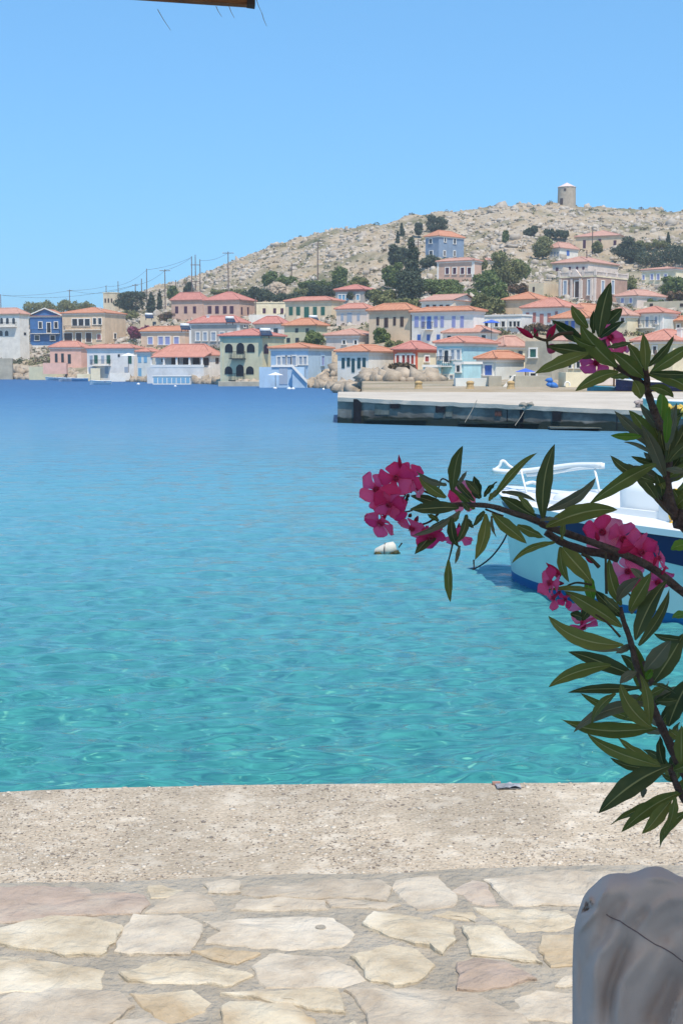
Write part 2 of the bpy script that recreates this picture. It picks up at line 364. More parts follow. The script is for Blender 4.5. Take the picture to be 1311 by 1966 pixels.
house('left one of the twin rose-beige mansions with dark purple shutters', 331, 390, 402, 576, 614, 561, 'rose', 'tile_crimson', pane='paint_purple', frame=None, wins=fw((341,358,375),6,13,595,None,None)+fw((342,360,378),5,8,617,None,None), cornice='rose')
house('right one of the twin rose-beige mansions with dark purple shutters and a lit side wall', 393, 460, 491, 576, 614, 560, 'rose', 'tile_crimson', pane='paint_purple',
      frame=None, wins=fw((404,418,433,446),7,14,595,None,None)+fw((465,477,),3,14,597,None,None,'s'), cornice='rose')
house('low flat-roofed beige house half hidden by bushes below the twin mansions', 271, 306, 347, 607, 630, 600, 'sand', style='flat', wins=fw((298,),6,9,622,fr=None)+fw((328,338),4,8,620,'shade_brown',None,'s'), cornice=None)
house('flat-roofed beige house with three square windows between red roofed neighbours', 490, 548, 552, 581, 607, 575, 'cream', style='flat', frame=None, wins=fw((508,528,542),6,9,597,'paint_purple',None), cornice='cream')
house('large beige house with five green-shuttered openings and a hip roof', 549, 636, 658, 577, 614, 569, 'sand', 'tile_red', pane='paint_green', frame=None, wins=fw((559,573,605,620),7,16,597,None,None)+fw((589,),9,21,600,None,None), cornice='sand')
house('white house with a low red roof just behind the green stone house', 490, 540, 553, 622, 648, 607, 'cool_white', 'tile_crimson', frame=None, wins=fw((498,513,530),8,9,635,None,None), cornice='trim_white')
house('olive-beige gabled stone house with small square windows', 546, 606, 628, 625, 664, 611, 'green_stone', 'tile_orange', 'hip', wins=fw((570,590),6,8,634,fr=None)+fw((554,571),7,9,653,fr=None), cornice=None)
green = house('green and cream stone house with black arched shutters and two iron balconies', 424, 504, 546, 645, 737, 631, 'green_stone', 'tile_crimson', pane='paint_black', cornice='green_trim', frame=None, quoin='green_stone',
      wins=[('f',440,668,14,17,'paint_black',None,True),('f',462,669,14,20,'paint_black',None,True),('f',482,668,14,17,'paint_black',None,True),
            ('f',439,711,14,15,'paint_black',None,True),('f',461,711,15,22,'paint_black',None,True),('f',480,711,14,15,'paint_black',None,True),('s',511,670,9,18,'paint_purple',None,True)],
      balc=((459,688,30),(458,730,30)), bslab='paint_black')
house('sky blue house with grey-blue windows above a terrace stair', 520, 592, 637, 669, 735, 659, 'sky_wall', 'tile_orange', pane='paint_grey', wins=fw((536,),6,14,693)+fw((546,555),8,15,692)+fw((565,),8,17,693)+fw((578,586),6,15,692)+fw((619,),5,17,693,'paint_lilac','sky_wall','s')+fw((619,),4,11,717,'paint_teal',None,'s'))
house('white house with a row of dark green shutters at the landward end of the pier', 648, 707, 762, 676, 738, 662, 'white', 'tile_orange', pane='paint_teal',
      wins=fw((659,689,699),5,20,697,fr=None)+fw((669,),5,17,695,fr=None)+fw((678,),6,26,702,fr=None)+fw((693,),5,15,727,fr=None))
house('low rose-white house with a salmon roof above the green shuttered house', 626, 690, 726, 644, 672, 631, 'mauve_white', 'tile_salmon', wins=fw((661,683),4,7,657))
house('small grey-white house with three tall windows under a red hip roof', 646, 704, 716, 593, 624, 582, 'mauve_white', 'tile_red', pane='paint_grey', frame=None, wins=fw((657,688),5,13,609,None,None)+fw((671,),9,17,610,None,None))
house('tan stone house with dark doors and a shaded terrace below the big cypress', 708, 788, 803, 596, 654, 582, 'beige', 'tile_orange', pane='shade_brown', frame=None, wins=fw((725,757),5,15,617,None,None)+fw((741,),7,19,619,None,None)+fw((771,),6,18,618,None,None)+fw((742,),4,7,648,None,None), cornice='beige')
house('grey hip-roofed house with a band of teal windows among the trees', 644, 697, 722, 556, 582, 546, 'grey_wall', 'tile_crimson', pane='paint_skyblue', wins=fw((653,660,667,674,687),5,10,571)+fw((706,),5,9,571,face='s'), cornice='tile_crimson')
house('big white house with lilac-blue shutters and a small blue balcony', 790, 908, 917, 597, 664, 588, 'cool_white', 'tile_orange', pane='paint_lilac',
      wins=fw((799,811,836,848,870,886),7,20,618,fr=None)+fw((823,),8,25,620,'paint_blue',None)+fw((804,822,841),6,12,648,'paint_blue',None), balc=((823,632,18),))
house('white gabled hall with a faded red roof behind the lilac shuttered house', 808, 868, 917, 577, 604, 564, 'white', 'tile_salmon', 'gable_side', wins=fw((820,833,846,858),6,6,588,'shade_brown',None))
house('small cream house with red shutters and red corner trim near the shore rocks', 757, 798, 836, 672, 708, 655, 'cream', 'tile_crimson', pane='paint_red', quoin='red_trim', cornice='red_trim', wins=fw((764,775,),5,17,690)+fw((784,792),4,17,690)+fw((818,),8,10,689,face='s'))
house('two-storey light blue house with arched balcony door and white side wall', 838, 888, 952, 659, 738, 646, 'pale_blue_wall', 'tile_red', pane='paint_grey', Y=142,
      wins=fw((846,869,880),6,18,681)+[('f',857,684,8,22,'glass_dark','trim_white',True)]+fw((844,),7,14,719)+fw((855,867),6,18,730), balc=((856,702,26),))
house('flat-roofed pale blue annex with an arched window on the left of the light blue house', 812, 838, 841, 703, 738, 700, 'pale_blue_wall', style='flat', Y=138, wins=[('f',825,717,7,16,'paint_grey','trim_white',True)])
house('flat-roofed pale turquoise porch block with one arched window', 872, 889, 919, 697, 738, 694, 'pale_blue_wall', style='flat', Y=132, wins=[('f',880,708,7,11,'glass_dark','trim_white',True)], a=R(35))
house('low white and blue house with a bright orange hip roof and blue shuttered window', 917, 951, 1005, 690, 732, 674, 'ice_wall', 'tile_orange', Y=139, wins=fw((938,),14,18,711,'paint_blue')+fw((924,),5,18,709,'paint_grey'), a=R(35))
house('white house mostly hidden behind roofs with a long salmon roof', 852, 933, 950, 639, 668, 625, 'cool_white', 'tile_salmon', wins=fw((862,928),8,5,648))
house('long flat-roofed white house with a row of dark windows and a blue awning', 914, 1000, 1005, 605, 640, 600, 'cool_white', style='flat', wins=fw((920,933,952,965),6,10,622)+fw((979,987,994),3,10,622))
house('cream house under a wide salmon roof behind the orange roofed house', 945, 968, 1009, 666, 705, 645, 'cream', 'tile_salmon', wins=fw((981,998),7,8,678,'glass_dark',None,'s'), a=R(40))
house('blank tan house with an orange hip roof below the ruins', 965, 1028, 1060, 575, 608, 560, 'beige', 'tile_orange', wins=(), cornice='beige')
house('white house with four salmon shutters and a broad orange roof', 1001, 1079, 1112, 590, 632, 571, 'cool_white', 'tile_red', pane='paint_salmon', wins=fw((1011,1024,1052),6,18,610,fr=None)+fw((1038,),7,22,613,fr=None)+fw((1066,),4,5,602,fr=None))
house('unpainted grey stone house with one dark green window', 1007, 1058, 1090, 655, 735, 650, 'grey_stone', style='flat', Y=138, wins=fw((1023,),11,15,678,'paint_green')+fw((1024,),10,12,722), cornice=None)
mans = house('neoclassical rose stone mansion with pale pilasters and roof balustrade', 1070, 1141, 1200, 530, 582, 525, 'mansion_stone', style='flat', pane='paint_grey',
      wins=fw((1082,),6,26,553)+fw((1129,),8,28,552)+fw((1107,),12,30,556,'shade_brown')+fw((1153,1172,),5,24,552,face='s'), cornice='cream', quoin='mauve_white')
house('small white house with bright blue window below the hilltop', 1050, 1073, 1105, 476, 499, 464, 'white', 'tile_salmon', wins=fw((1055,1061,1067),3,8,488,'paint_grey',None)+fw((1086,),5,10,486,'paint_blue',None,'s'), a=R(35), cornice='trim_white')
house('long beige house with purple doors highest up under the windmill', 1100, 1188, 1212, 452, 482, 441, 'beige', 'tile_salmon', pane='paint_purple', frame=None, wins=fw((1117,1175),5,15,469,None,None)+fw((1146,),5,10,464,None,None), cornice='beige', a=R(14))
house('pale house with a salmon roof just behind the neoclassical mansion', 1057, 1128, 1182, 503, 530, 491, 'mauve_white', 'tile_salmon', pane='paint_purple', frame=None, wins=fw((1066,),5,14,521,None,None)+fw((1079,1090,1104,1116),4,5,515,None,None), cornice='beige')
house('tall slate-blue house with white window frames and pink upper corner on the hillside', 815, 842, 888, 453, 496, 441, 'slate_blue', 'tile_orange',
      wins=fw((825,),5,8,463)+fw((826,),6,9,487)+fw((852,),3,9,460,face='s')+fw((870,),4,12,462,face='s')+fw((851,870,),3,9,487,face='s'), a=R(42), balc=())
house('long mauve-white house with white framed purple windows under the slate-blue house', 838, 908, 922, 500, 540, 494, 'rose', 'tile_salmon', pane='paint_purple', wins=fw((857,871,886,899),6,12,520), quoin='trim_white')
house('rose-beige house with a shallow red roof right of the mansion', 1180, 1222, 1272, 568, 590, 555, 'mauve_white', 'tile_salmon', wins=fw((1192,1208),5,9,577,'paint_lilac'), a=R(35))
house('cream house with three blue-grey windows and a long low roof at the right edge', 1228, 1296, 1330, 516, 552, 511, 'cream', 'tile_salmon', pane='paint_lilac', wins=fw((1247,1259,1273),5,10,532)+fw((1231,),4,8,533), Dm=9)
house('light grey-blue house with tall windows, white corners and an iron balcony', 1212, 1270, 1297, 601, 645, 588, 'ice_wall', 'tile_red', pane='paint_grey', quoin='trim_white', wins=fw((1224,1257),5,14,615)+fw((1240,),6,20,618), balc=((1240,629,36),))
house('cream house with a white gable edge behind the tall oleander leaves', 1158, 1203, 1212, 606, 645, 590, 'cream', 'tile_salmon', wins=fw((1193,),6,7,614))
house('wide beige house with red roof and white chimney behind the right oleander leaves', 1215, 1290, 1345, 655, 712, 632, 'cream', 'tile_red', wins=fw((1256,),5,14,672)+fw((1232,),6,12,672), chimney=0.12, Y=150)
house('beige house with an orange roof cut by the right picture edge', 1266, 1335, 1352, 616, 645, 606, 'beige', 'tile_orange', wins=fw((1285,1300),5,8,628), cornice='beige')
house('brown-walled house with blue shutters under a flat dark awning', 1058, 1128, 1156, 611, 652, 594, 'grey_stone', 'tile_orange', pane='paint_blue', wins=fw((1086,1098),6,17,622,fr=None)+fw((1069,),7,14,623,'shade_brown',None))
house('cream house under a salmon roof between the grey stone house and the oleander', 1048, 1118, 1155, 655, 735, 639, 'cream', 'tile_salmon', wins=fw((1094,1110),6,12,700), Y=152)
house('low beige wall-like building with small openings at the right edge of the hill', 1232, 1320, 1330, 577, 602, 574, 'sand', style='flat', wins=fw((1247,1305),6,5,586,'shade_brown',None), cornice=None)
house('far pale flat-roofed building rising behind the dark bushes on the left', 201, 222, 252, 562, 602, 556, 'sand', style='flat', wins=fw((205,211,217),3,8,577,'shade_brown',None), cornice='cream')
house('small house with an orange roof in front of the mansion', 1086, 1120, 1166, 600, 625, 582, 'beige', 'tile_orange', wins=fw((1140,),3,6,608,'shade_brown',None,'s'))
house('roofless beige ruin with one empty window below the hillside trees', 1012, 1042, 1070, 543, 575, 540, 'sand', style='flat', wins=fw((1022,),4,9,556,'shade_brown',None), cornice=None, name='ruin', cat='ruin')
house('low beige house with a flat dark roof left of the small white blue-windowed house', 922, 938, 948, 500, 512, 496, 'sand', 'tile_salmon', wins=fw((930,),4,5,506,'shade_brown',None))

# mansion extras: balustrade, pediment and pilasters
_r, (_cp, _W, _D, _H, _aa) = mans
b = MB()
for i in range(26):
    t = i/25
    b.box(-_W*t-0.09, -0.05, _H+0.15, -_W*t+0.09, 0.12, _H+0.75); b.box(-0.12, _D*t-0.09, _H+0.15, 0.05, _D*t+0.09, _H+0.75)
b.box(-_W-0.1, -0.1, _H+0.75, 0.1, 0.15, _H+0.92); b.box(-0.15, 0.16, _H+0.75, 0.1, _D, _H+0.92)
for x in (-_W, -_W*0.7, -_W*0.33, 0): b.box(x-0.22, -0.14, _H+0.14, x+0.22, 0.2, _H+1.15)
for y in (_D*0.33, _D*0.66, _D): b.box(-0.2, y-0.22, _H+0.14, 0.14, y+0.22, _H+1.15)
ob('balustrade', b.mesh('balustrade', 'mauve_white'), _r)
b = MB(); x0, x1 = -_W*0.68, -_W*0.36
b.add([(x0,-0.35,_H),(x1,-0.35,_H),((x0+x1)/2,-0.35,_H+1.3),(x0,0.1,_H),(x1,0.1,_H),((x0+x1)/2,0.1,_H+1.3)], [(0,1,2),(0,2,5,3),(1,4,5,2),(0,3,4,1)])
ob('pediment', b.mesh('pediment', 'mauve_white'), _r)
for x in (x0+0.3, x1-0.3, x0-1.9, x1+1.9):
    ob('pilaster', MB().box(x-0.2, -0.22, -1, x+0.2, -0.003, _H-0.3).mesh('pilaster', 'mauve_white'), _r)

# seafront extras
def block(name, label, cat, x0, y0, x1, y1, Y, th, m, rz=0.0, tex=None, group=None):
    """a free-standing block whose near face spans these photo pixels at distance Y"""
    a = P(x0, y1, Y); b_ = P(x1, y1, Y); top = P(x0, y0, Y).z; w = b_.x-a.x; lo = a.z
    o = ob(name, MB().box(-w/2, 0, -0.6, w/2, th, top-lo).mesh(name, m), None, ((a.x+b_.x)/2, Y, lo), rz, label, cat, group)
    return o
# tavern on the water
tv_, (tc, tW, tD, tH, ta) = house('white waterfront tavern with a deep red porch roof over dark openings', 299, 404, 425, 683, 732, 661, 'cool_white', 'tile_red', cat='tavern', name='tavern',
      wins=fw((313,),4,6,692,fr=None)+fw((313,),4,8,709,fr=None)+fw((337,),14,17,693,'shade_brown',None)+fw((358,377,395),12,17,693,'shade_brown',None)+fw((389,),5,13,714,'paint_black',None)+fw((399,),4,6,711,'paint_black',None)+fw((417,),6,12,692,'shade_brown',None,'s'))
pr = MB(); dW = tW*0.93
pr.add([(-dW,-2.6,tH-0.15),(0.4,-2.6,tH-0.15),(0.4,0,tH+0.62),(-dW,0,tH+0.62),(-dW,-2.6,tH-0.27),(0.4,-2.6,tH-0.27),(0.4,0,tH+0.48),(-dW,0,tH+0.48)], [(0,1,2,3),(7,6,5,4),(0,4,5,1),(1,5,6,2),(3,7,4,0)])
po = ob('porch_roof', pr.mesh('porch_roof', 'tile_red'), tv_)
for k in range(5):
    x = -dW*k/4+0.1*(1 if k else 0)-0.1
    ob('porch_post', MB().box(x-0.14, -2.48, tH-1.6, x+0.14, -2.22, tH-0.18).mesh('porch_post', 'trim_white'), tv_)
ob('terrace', MB().box(-tW, -2.6, -2.5, 0.3, -0.01, tH-1.75).mesh('terrace', 'cool_white'), tv_)
rl = MB(); rl.box(-dW, -2.63, tH-1.75, 0.33, -2.5, tH-1.35); ob('parapet', rl.mesh('parapet', 'trim_white'), tv_)
t = thing('sea_terrace', 'white waterfront terrace with pale blue panels in front of the tavern', 'terrace', P(330, 738, 197), 0.05)
ob('wall', MB().box(-2.7,0,-0.5,2.7,3,1.15).mesh('wall','trim_white'), t)
pm_ = boxm('panel', (-0.27,-0.04,0,0.27,0.0,0.75), 'paint_skyblue')
for k in range(8): ob('panel', pm_, t, (-2.3+k*0.66, 0, 0.2))
ob('coping', MB().box(-2.8,-0.1,1.15,2.8,3.1,1.25).mesh('coping','trim_white'), t)
# blue house terrace and stair
t = thing('blue_terrace', 'sky blue terrace block with white coping and a diagonal white stair wall', 'terrace', P(548, 738, 166), -0.02)
k = 166/F
ob('wall', MB().box(-50*k,0,-0.6,-26*k,4,33*k).box(-26*k,0.2,-0.6,36*k,4,33*k).mesh('wall','sky_wall'), t)
ob('coping', MB().box(-27*k,0.05,33*k+.002,14*k,0.35,37*k).mesh('coping','trim_white'), t)
ob('stair_wall', MB().add([(12*k,-0.9,34*k),(42*k,-0.9,2*k),(42*k,-0.9,8*k),(14*k,-0.9,38*k),(12*k,-0.6,34*k),(42*k,-0.6,2*k),(42*k,-0.6,8*k),(14*k,-0.6,38*k)],[(0,1,2,3),(7,6,5,4),(0,3,7,4),(3,2,6,7),(2,1,5,6),(0,4,5,1)]).mesh('stair_wall','trim_white'), t)
st = MB()
for i in range(10): st.box((14+i*2.8)*k, -0.6, -0.6, (14+(i+1)*2.8)*k, 0.19, (33-i*3.1)*k)
ob('stair', st.mesh('stair', 'sky_wall'), t)
ob('door', pane_mesh(1.0, 2.0, 'paint_grey'), t, (-4*k, 0.17, -0.0))
def umbrella(px, py, Y, r, h, m, label):
    p = P(px, py, Y); t = thing('parasol', label, 'parasol', (p.x, p.y, p.z-h))
    n = 8; v = [(0,0,h+0.35*r)] + [(r*math.cos(2*math.pi*i/n), r*math.sin(2*math.pi*i/n), h) for i in range(n)] + [(0,0,h+0.3*r)]
    ob('canopy', newmesh('canopy', v, [(0,i+1,(i+1)%n+1) for i in range(n)]+[(n+1,(i+1)%n+1,i+1) for i in range(n)], m), t)
    ob('pole', MB().tube([(0,0,-0.5),(0,0,h+0.3*r)], 0.04, 6).mesh('pole','pole_wood'), t)
mat('canvas_white', (0.82,0.80,0.76), 0.8); mat('canvas_blue', (0.06,0.14,0.55), 0.8)
umbrella(247, 683, 222, 1.3, 2.2, 'canvas_white', 'white parasol on the terrace of the long white waterfront house')
umbrella(529, 720, 163, 0.95, 2.0, 'canvas_white', 'white parasol in front of the sky blue house')
umbrella(943, 620, 175, 1.2, 2.0, 'canvas_blue', 'blue parasol on the terrace of the long flat-roofed white house')
umbrella(1008, 714, 118, 0.9, 1.6, 'canvas_blue', 'blue parasol before the grey stone house')
# seafront walls and quays
GW = 'walls of the seafront'
def wallrow(rows):
    for (l, x0, y0, x1, y1, Y, th, m, rz) in rows: block('stone_wall', l, 'wall', x0, y0, x1, y1, Y, th, m, rz, group=GW)
wallrow([('low rough stone wall behind the pier below the light blue house', 806, 738, 874, 752, 92, 1.0, 'grey_stone', 0.0),
 ('pale plastered quay wall with a greenish foot below the turquoise porch', 874, 726, 938, 752, 91, 1.2, 'ice_wall', 0.03),
 ('grey plastered yard wall left of the white stair', 938, 722, 962, 752, 90, 1.5, 'grey_stone', 0.0),
 ('long weathered stone terrace wall right of the white stair', 988, 722, 1056, 752, 88, 4.0, 'grey_stone', -0.03),
 ('cream wall partly hidden behind the blue tarpaulin', 1085, 715, 1132, 752, 87, 3.0, 'cream', 0.0),
 ('pale wall behind the teal fishing boat', 1132, 720, 1330, 745, 98, 1.0, 'mauve_white', -0.02),
 ('green-grey quay block below the small pink house', 57, 704, 122, 729, 268, 4.0, 'green_stone', 0.1),
 ('pale sea wall under the long white waterfront house', 150, 718, 296, 731, 246, 3.0, 'cream', 0.15),
 ('small cream cube-shaped store on the sea wall', 175, 707, 193, 727, 243, 2.0, 'cream', 0.15),
 ('white stepped wall before the narrow pale blue house', 212, 716, 250, 730, 236, 2.0, 'white', 0.12),
 ('pink-topped terrace wall below the small pink house', 84, 697, 128, 712, 262, 3.0, 'pink', 0.1),
 ('low white garden wall before the flat-roofed beige house', 478, 604, 546, 616, 246, 0.4, 'white', 0.0),
 ('flat stone quay under the green and the sky blue house', 420, 733, 640, 742, 178, 5.0, 'grey_stone', 0.10),
 ('grey rubble retaining wall under the white villa on the left', -60, 688, 24, 727, 279, 5.0, 'grey_stone', 0.2)])
t = thing('white_stair', 'white-edged stair climbing to the right between the stone walls', 'stair', P(962, 752, 89)); k = 89/F
st = MB()
for i in range(9): st.box(i*2.9*k, 0, -0.5, (i+1)*2.9*k+(0.02 if i==8 else 0), 1.1, (3+i*3.0)*k)
ob('stair_steps', st.mesh('steps','concrete'), t)
ob('stair_edge', MB().add([(-6*k,-0.1,-0.02),(0,-0.1,-0.02),(26*k,-0.1,27*k),(26*k,-0.1,33*k),(20*k,-0.1,30*k)]+[(-6*k,0,-0.02),(0,0,-0.02),(26*k,0,27*k),(26*k,0,33*k),(20*k,0,30*k)],
   [(0,1,2,3,4),(9,8,7,6,5),(0,5,6,1),(1,6,7,2),(2,7,8,3),(3,8,9,4),(4,9,5,0)]).mesh('stair_edge','trim_white'), t)
# mooring bollards on the far quay: squat stone blocks with rounded heads
mat('bollard_stone', (0.55,0.38,0.18), 0.9, (0.42,0.30,0.16), 3, 0.5)
for (x, y, lb) in ((803, 752, 'leftmost'), (902, 752, 'middle'), (980, 752, 'rightmost')):
    p = P(x, y, 80); b = MB(); n = 10; prof = [(0.26,0),(0.22,0.1),(0.2,0.25),(0.24,0.34),(0.22,0.42),(0.1,0.47)]
    for r_, z in prof: b.v += [(r_*math.cos(2*math.pi*i/n), r_*math.sin(2*math.pi*i/n), z) for i in range(n)]
    for j in range(len(prof)-1): b.f += [(j*n+i, j*n+(i+1)%n, (j+1)*n+(i+1)%n, (j+1)*n+i) for i in range(n)]
    b.f.append(tuple(range((len(prof)-1)*n, len(prof)*n)))
    ob('bollard', b.mesh('bollard','bollard_stone'), None, (p.x,p.y,1.2), 0, lb+' of the three ochre mooring bollards at the back of the pier', 'bollard', 'bollards at the back of the pier')

# windmill
k = 428/F; wp = P(1087, 393, 428)
wm = thing('windmill', 'round stone windmill tower with a pale cone cap on the hilltop', 'windmill', (wp.x, wp.y, wp.z))
n = 28; prof = [(17.5*k,-1.5),(17.2*k,0),(16.6*k,32*k)]
b = MB()
for r_, z in prof: b.v += [(r_*math.cos(2*math.pi*i/n), r_*math.sin(2*math.pi*i/n), z) for i in range(n)]
for j in range(2): b.f += [(j*n+i, j*n+(i+1)%n, (j+1)*n+(i+1)%n, (j+1)*n+i) for i in range(n)]
mat('mill_stone', (0.50,0.42,0.32), 0.95, (0.40,0.33,0.25), 1.2, 1.0, 5, 0.1); mat('mill_cap', (0.78,0.68,0.62), 0.8, (0.70,0.52,0.46), 0.6)
ob('tower', b.mesh('tower','mill_stone', True), wm)
nf = 12; ob('roof', newmesh('roof', [(0,0,41*k)]+[(18*k*math.cos(2*math.pi*i/nf), 18*k*math.sin(2*math.pi*i/nf), 32*k) for i in range(nf)]+[(0,0,31.9*k)], [(0,i+1,(i+1)%nf+1) for i in range(nf)]+[(nf+1,(i+1)%nf+1,i+1) for i in range(nf)], 'mill_cap'), wm)
ob('door', boxm('door', (-1.0*0.5,-0.15,0,0.5,0.3,1.9), 'shade_brown'), wm, (-11.5*k, -12.3*k, -0.2), R(-43))
ob('window', boxm('window', (-0.35,-0.1,0,0.35,0.3,0.7), 'shade_brown'), wm, (-6*k, -15.6*k, 24*k), R(-21))

# solar water tanks on the roofs
mat('tank_white', (0.8,0.8,0.8), 0.4); mat('solar_glass', (0.02,0.03,0.06), 0.15, spec=.6)
for (x, y, Y, lb) in ((286,606,268,'white solar water tank on the low flat-roofed beige house'),(355,627,228,'white solar water tank behind the peach house'),(441,613,232,'white solar water tank above the grey house'),(509,637,190,'white solar water tank on the roof edge of the green stone house'),(1036,559,262,'white solar water tank behind the blank tan house'),(601,611,236,'white solar water tank by the large beige house')):
    p = P(x, y, Y); t = thing('solar_water_heater', lb, 'water heater', p, .3, 'solar water heaters on the roofs')
    ob('tank', MB().tube([(-.7,0,.25),(.7,0,.25)], .28, 10).mesh('tank','tank_white', True), t)
    ob('panel', MB().add([(-.8,-1.2,-.5),(.8,-1.2,-.5),(.8,-.1,.1),(-.8,-.1,.1),(-.8,-1.15,-.58),(.8,-1.15,-.58),(.8,-.05,.02),(-.8,-.05,.02)],[(0,1,2,3),(7,6,5,4),(0,4,5,1),(1,5,6,2),(2,6,7,3),(3,7,4,0)]).mesh('panel','solar_glass'), t)
    ob('stand', MB().box(-.6,-.1,-.9,-.5,.1,.1).box(.5,-.1,-.9,.6,.1,.1).mesh('stand','pole_wood'), t)

# ---------------------------------------------------------------- terrain, water
def foot_arrays():
    return np.array(FOOT)
cols = np.concatenate([np.linspace(-900, -80, 40), np.arange(-70, 1400, 5.0), np.linspace(1410, 2300, 40)])
rows = np.concatenate([np.linspace(60, 125, 40), np.linspace(127, 440, 190), np.linspace(445, 900, 40)])
PXg, Dg = np.meshgrid(cols, rows)
Zg, Sg = terr(PXg, Dg)
Xg = (PXg-655.5)/F*0.994*Dg
from mathutils import noise as mnoise
def fbm(x, y, sc_, seed=0):
    out = np.zeros(x.shape); fl = out.ravel(); xf = x.ravel(); yf = y.ravel()
    for i in range(len(xf)): fl[i] = mnoise.fractal((xf[i]/sc_, yf[i]/sc_, seed), 1.0, 2.0, 5)
    return fl.reshape(x.shape)
NZ = fbm(Xg, Dg*0.8, 9.0)
amp = np.interp(Sg, [-0.01, 0, 0.1, 0.5, 1, 1.2], [0, 0.15, 0.6, 1.3, 1.6, 1.6])
Zg = Zg + NZ*amp
fo = foot_arrays()
wt = np.full(Zg.shape, 0.03); acc = Zg*0.03
inside = np.zeros(Zg.shape, bool); zin = np.full(Zg.shape, 1e9)
for (cx, cy, cz, W, D, ca, sa) in fo:
    dx = Xg-cx; dy = Dg-cy; lx = dx*ca - dy*sa; ly = dx*sa + dy*ca
    ex = np.maximum(np.maximum(-W-lx, lx), 0); ey = np.maximum(np.maximum(-ly, ly-D), 0); dist = np.hypot(ex, ey)
    w = np.exp(-(dist/1.6)**2); wt += w; acc += w*(cz-0.12)
    ins = dist < 1.2; inside |= ins; zin = np.where(ins, np.minimum(zin, cz-0.15), zin)
Zt = acc/wt
Zt = np.where(inside, np.minimum(Zt, zin), Zt)
Zt = np.where(Sg < -0.002, Zg, Zt)
nr, nc = Zt.shape
idx = np.arange(nr*nc).reshape(nr, nc)
Fq = np.stack([idx[:-1,:-1], idx[:-1,1:], idx[1:,1:], idx[1:,:-1]], -1).reshape(-1, 4)
m = mat('hillside', (0.38,0.29,0.18), 0.95, (0.50,0.42,0.32), 0.22, 0, spec=0.1, detail=12, col3=(0.19,0.175,0.10), scale3=0.06)
n = m.node_tree.nodes; l = m.node_tree.links
nb = n.new('ShaderNodeTexNoise'); nb.inputs['Scale'].default_value = 0.9; nb.inputs['Detail'].default_value = 8; tc = n.new('ShaderNodeTexCoord'); l.new(tc.outputs['Object'], nb.inputs['Vector'])
bp = n.new('ShaderNodeBump'); bp.inputs['Strength'].default_value = 1; bp.inputs['Distance'].default_value = 0.9; l.new(nb.outputs['Fac'], bp.inputs['Height']); l.new(bp.outputs[0], n['Principled BSDF'].inputs['Normal'])
ob('hill', npmesh('hill', np.stack([Xg, Dg, Zt], -1).reshape(-1,3), Fq, 'hillside', True), kind='structure')
def ground_z(px, d):
    """height of the finished ground"""
    j = np.clip(np.searchsorted(cols, px)-1, 0, nc-2); i = np.clip(np.searchsorted(rows, d)-1, 0, nr-2)
    fx = (px-cols[j])/(cols[j+1]-cols[j]); fy = (d-rows[i])/(rows[i+1]-rows[i])
    return (Zt[i,j]*(1-fx)+Zt[i,j+1]*fx)*(1-fy)+(Zt[i+1,j]*(1-fx)+Zt[i+1,j+1]*fx)*fy
def in_foot(X, Y, pad):
    r = np.zeros(np.shape(X), bool)
    for (cx, cy, cz, W, D, ca, sa) in fo:
        dx = X-cx; dy = Y-cy; lx = dx*ca - dy*sa; ly = dx*sa + dy*ca
        r |= (lx > -W-pad) & (lx < pad) & (ly > -pad) & (ly < D+pad)
    return r
ICO = [(-1,1.618,0),(1,1.618,0),(-1,-1.618,0),(1,-1.618,0),(0,-1,1.618),(0,1,1.618),(0,-1,-1.618),(0,1,-1.618),(1.618,0,-1),(1.618,0,1),(-1.618,0,-1),(-1.618,0,1)]
ICOF = [(0,11,5),(0,5,1),(0,1,7),(0,7,10),(0,10,11),(1,5,9),(5,11,4),(11,10,2),(10,7,6),(7,1,8),(3,9,4),(3,4,2),(3,2,6),(3,6,8),(3,8,9),(4,9,5),(2,4,11),(6,2,10),(8,6,7),(9,8,1)]
ICO = np.array(ICO)/1.902; ICOF = np.array(ICOF)
def scatter_rocks(pos, size, flat=0.7, jit=0.28):
    n = len(pos); V = ICO[None]*(1+rng.normal(0, jit, (n,12,1)))
    V = V*np.stack([rng.uniform(.7,1.4,n), rng.uniform(.7,1.3,n), rng.uniform(.5,1.1,n)*flat/0.7], -1)[:,None]
    a = rng.uniform(0, 6.28, n); c, s = np.cos(a)[:,None], np.sin(a)[:,None]
    V = np.stack([V[...,0]*c-V[...,1]*s, V[...,0]*s+V[...,1]*c, V[...,2]], -1)*size[:,None,None] + pos[:,None]
    Fc = (ICOF[None]+ (np.arange(n)*12)[:,None,None]).reshape(-1,3)
    return V.reshape(-1,3), Fc
# limestone rubble over the hill
N = 24000
px = rng.uniform(-200, 1500, N); s_ = rng.uniform(0.16, 1.04, N)**0.8
ds_ = np.interp(px, RS_X, DS_Y); d = ds_ + s_*(DR-ds_); X = (px-655.5)/F*0.994*d
dens = np.array([mnoise.noise((X[i]/22, d[i]/26, 3.3)) for i in range(N)])
keep = ~in_foot(X, d, 1.0) & (dens + rng.normal(0, .25, N) > -0.12)
px, d, X = px[keep], d[keep], X[keep]
size = np.clip(rng.lognormal(-1.15, 0.55, len(px)), .12, 1.4)
pos = np.stack([X, d, ground_z(px, d)+size*0.1], -1)
V, Fc = scatter_rocks(pos, size); ob('hillside_rocks', npmesh('hillside_rocks', V, Fc, 'hill_rock'), kind='stuff')
